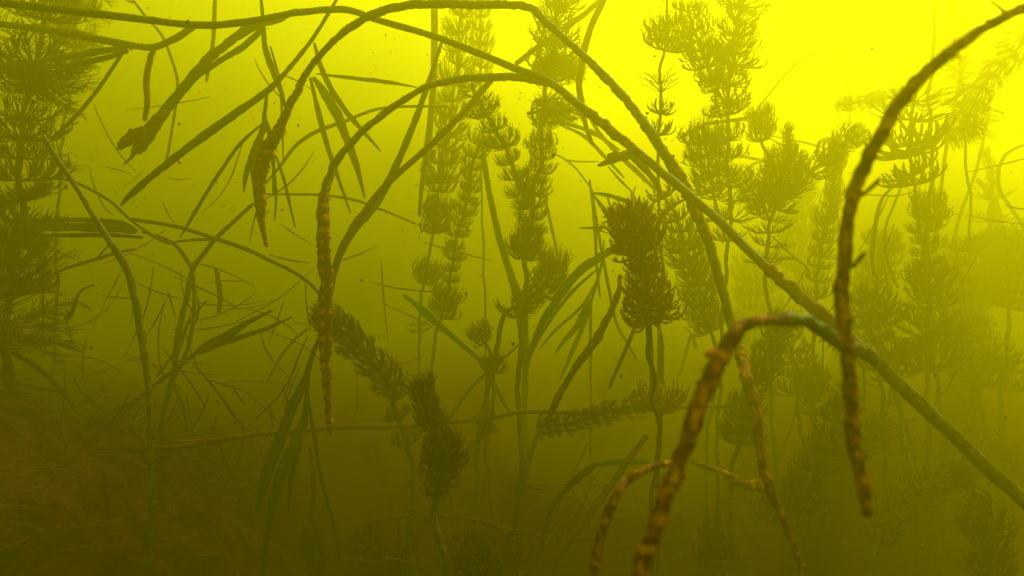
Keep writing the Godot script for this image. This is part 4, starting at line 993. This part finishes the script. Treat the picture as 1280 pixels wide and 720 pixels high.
	stem("dead_twig", "dark thin hanging twig left of the spiky hanging shoot", "twig", "thin stalks at lower right",
		[850, 470, 1.1, 858, 440, 1.1, 864, 420, 1.1, 870, 435, 1.1], [1.5, 2, 2, 2.5], "twig", 1)


func debris():
	# litter on the bank: fibres that nobody could count
	var geo := Geo.new()
	var g := RandomNumberGenerator.new()
	g.seed = 31
	for v in 1:
		var p := PackedVector3Array()
		var r := PackedFloat32Array()
		for k in 6:
			p.append(Vector3(k / 5.0 - 0.5, 0.06 * sin(k * 0.9), 0.12 * sin(k * 0.7)))
			r.append(0.011 * (1.0 - 0.5 * absf(k / 5.0 - 0.5)))
		geo.tube(p, r, 4)
	for kind in 2:
		var mm := MultiMesh.new()
		mm.transform_format = MultiMesh.TRANSFORM_3D
		mm.mesh = geo.mesh()
		mm.instance_count = 2200 if kind == 0 else 160
		for k in mm.instance_count:
			var x := -0.78 + g.randfn() * 0.36
			var z := -0.8 + g.randfn() * 0.26
			if z > -0.42: z = -0.45 - g.randf() * 0.5
			var l := g.randf_range(0.015, 0.08)
			var b := Basis.from_euler(Vector3(g.randfn() * 0.2, g.randfn() * 0.55, g.randfn() * 0.16)).scaled_local(Vector3(l, minf(l, 0.07) * g.randf_range(0.7, 1.2), minf(l, 0.07)))
			mm.set_instance_transform(k, Transform3D(b, Vector3(x, bed(x, z) + g.randf_range(0.0, 0.025), z)))
		var o := MultiMeshInstance3D.new()
		o.name = "plant_litter" if kind == 0 else "straw_litter"
		o.multimesh = mm
		o.material_override = M.twig if kind == 0 else M.brown_leaf
		tag(o, "matted brown fibres of rotted plants covering the silt bank" if kind == 0 else "paler bits of dead stalk strewn on the silt bank", "litter", "", "stuff")
		add_child(o)
	# hair-thin dead threads nobody could count, in three tangles
	for spot in [["dead_thread_tangle", "tangle of hair thin dead stalks over the bank at lower left", 10.0, 470.0, 300.0, 700.0, 0.60, 110], ["dead_thread_tangle", "sparse tangle of hair thin dead stalks low in the middle", 400.0, 560.0, 860.0, 730.0, 0.58, 60], ["dead_thread_tangle", "sparse tangle of hair thin dead stalks in the right hand haze", 1010.0, 200.0, 1290.0, 600.0, 0.85, 34], ["dead_thread_tangle", "reddish hair thin stalks standing in the water above the bank", 20.0, 300.0, 400.0, 540.0, 0.55, 60], ["dead_thread_tangle", "loose hair thin stalks hanging in the open water at upper left", 60.0, 20.0, 520.0, 420.0, 0.85, 30]]:
		var tg := Geo.new()
		for k in int(spot[7]):
			var x: float = g.randf_range(spot[2], spot[4])
			var y: float = g.randf_range(spot[3], spot[5])
			var d: float = spot[6] * g.randf_range(0.85, 1.25)
			var turn := g.randf_range(-0.5, 0.5) + (PI / 2 if g.randf() < 0.45 else 0.2)
			var l := g.randf_range(30, 120)
			var bend := g.randf_range(-0.5, 0.5)
			var c := PackedVector3Array()
			for q in 5:
				x += cos(turn) * l / 4.0
				y += sin(turn) * l / 4.0
				turn += bend * g.randf_range(0.1, 0.7)
				c.append(at(x, y, d + 0.02 * q))
			var p := smooth(c, 5)
			tg.tube(p, radii(p, [0.5, g.randf_range(0.7, 1.3), g.randf_range(0.6, 1.2), 0.4]), 4, 1.0, Vector3(0.2, 0.3, 1), 0.4, noise, 160)
		var to := MeshInstance3D.new()
		to.name = numbered(spot[0])
		to.mesh = tg.mesh()
		to.material_override = M.twig
		tag(to, spot[1], "dead stalks", "", "stuff")
		add_child(to)
	# specks adrift in the water
	var sp := Geo.new()
	sp.lump(Vector3.ZERO, Vector3(1, 0.6, 0.8), 3, 3, 5)
	var mm2 := MultiMesh.new()
	mm2.transform_format = MultiMesh.TRANSFORM_3D
	mm2.mesh = sp.mesh()
	mm2.instance_count = 2600
	for k in 2600:
		var d := g.randf_range(0.5, 3.0)
		var s := (g.randf_range(0.0006, 0.0015) if g.randf() < 0.9 else g.randf_range(0.0016, 0.0032)) * (0.5 + d * 0.5)
		mm2.set_instance_transform(k, Transform3D(Basis.from_euler(Vector3(g.randf() * 6, g.randf() * 6, 0)).scaled(Vector3.ONE * s), Vector3(g.randf_range(-0.9, 0.9) * d, CAM_Y + g.randf_range(-0.42, 0.46) * d, -d)))
	var o2 := MultiMeshInstance3D.new()
	o2.name = "floating_specks"
	o2.multimesh = mm2
	o2.material_override = M.twig
	tag(o2, "tiny brown specks drifting through the yellow water", "specks", "", "stuff")
	add_child(o2)
	var mm3 := MultiMesh.new()
	mm3.transform_format = MultiMesh.TRANSFORM_3D
	mm3.mesh = sp.mesh()
	mm3.instance_count = 900
	for k in 900:
		var d := g.randf_range(0.18, 1.4)
		var s := g.randf_range(0.0004, 0.0011) * (0.5 + d * 0.6)
		mm3.set_instance_transform(k, Transform3D(Basis.from_euler(Vector3(g.randf() * 6, g.randf() * 6, 0)).scaled(Vector3(s, s * 0.5, s)), Vector3(g.randf_range(-0.9, 0.9) * d, CAM_Y + g.randf_range(-0.46, 0.4) * d, -d)))
	var o3 := MultiMeshInstance3D.new()
	o3.name = "pale_specks"
	o3.multimesh = mm3
	o3.material_override = M.straw
	tag(o3, "tiny pale straw coloured flecks hanging in the water", "specks", "", "stuff")
	add_child(o3)
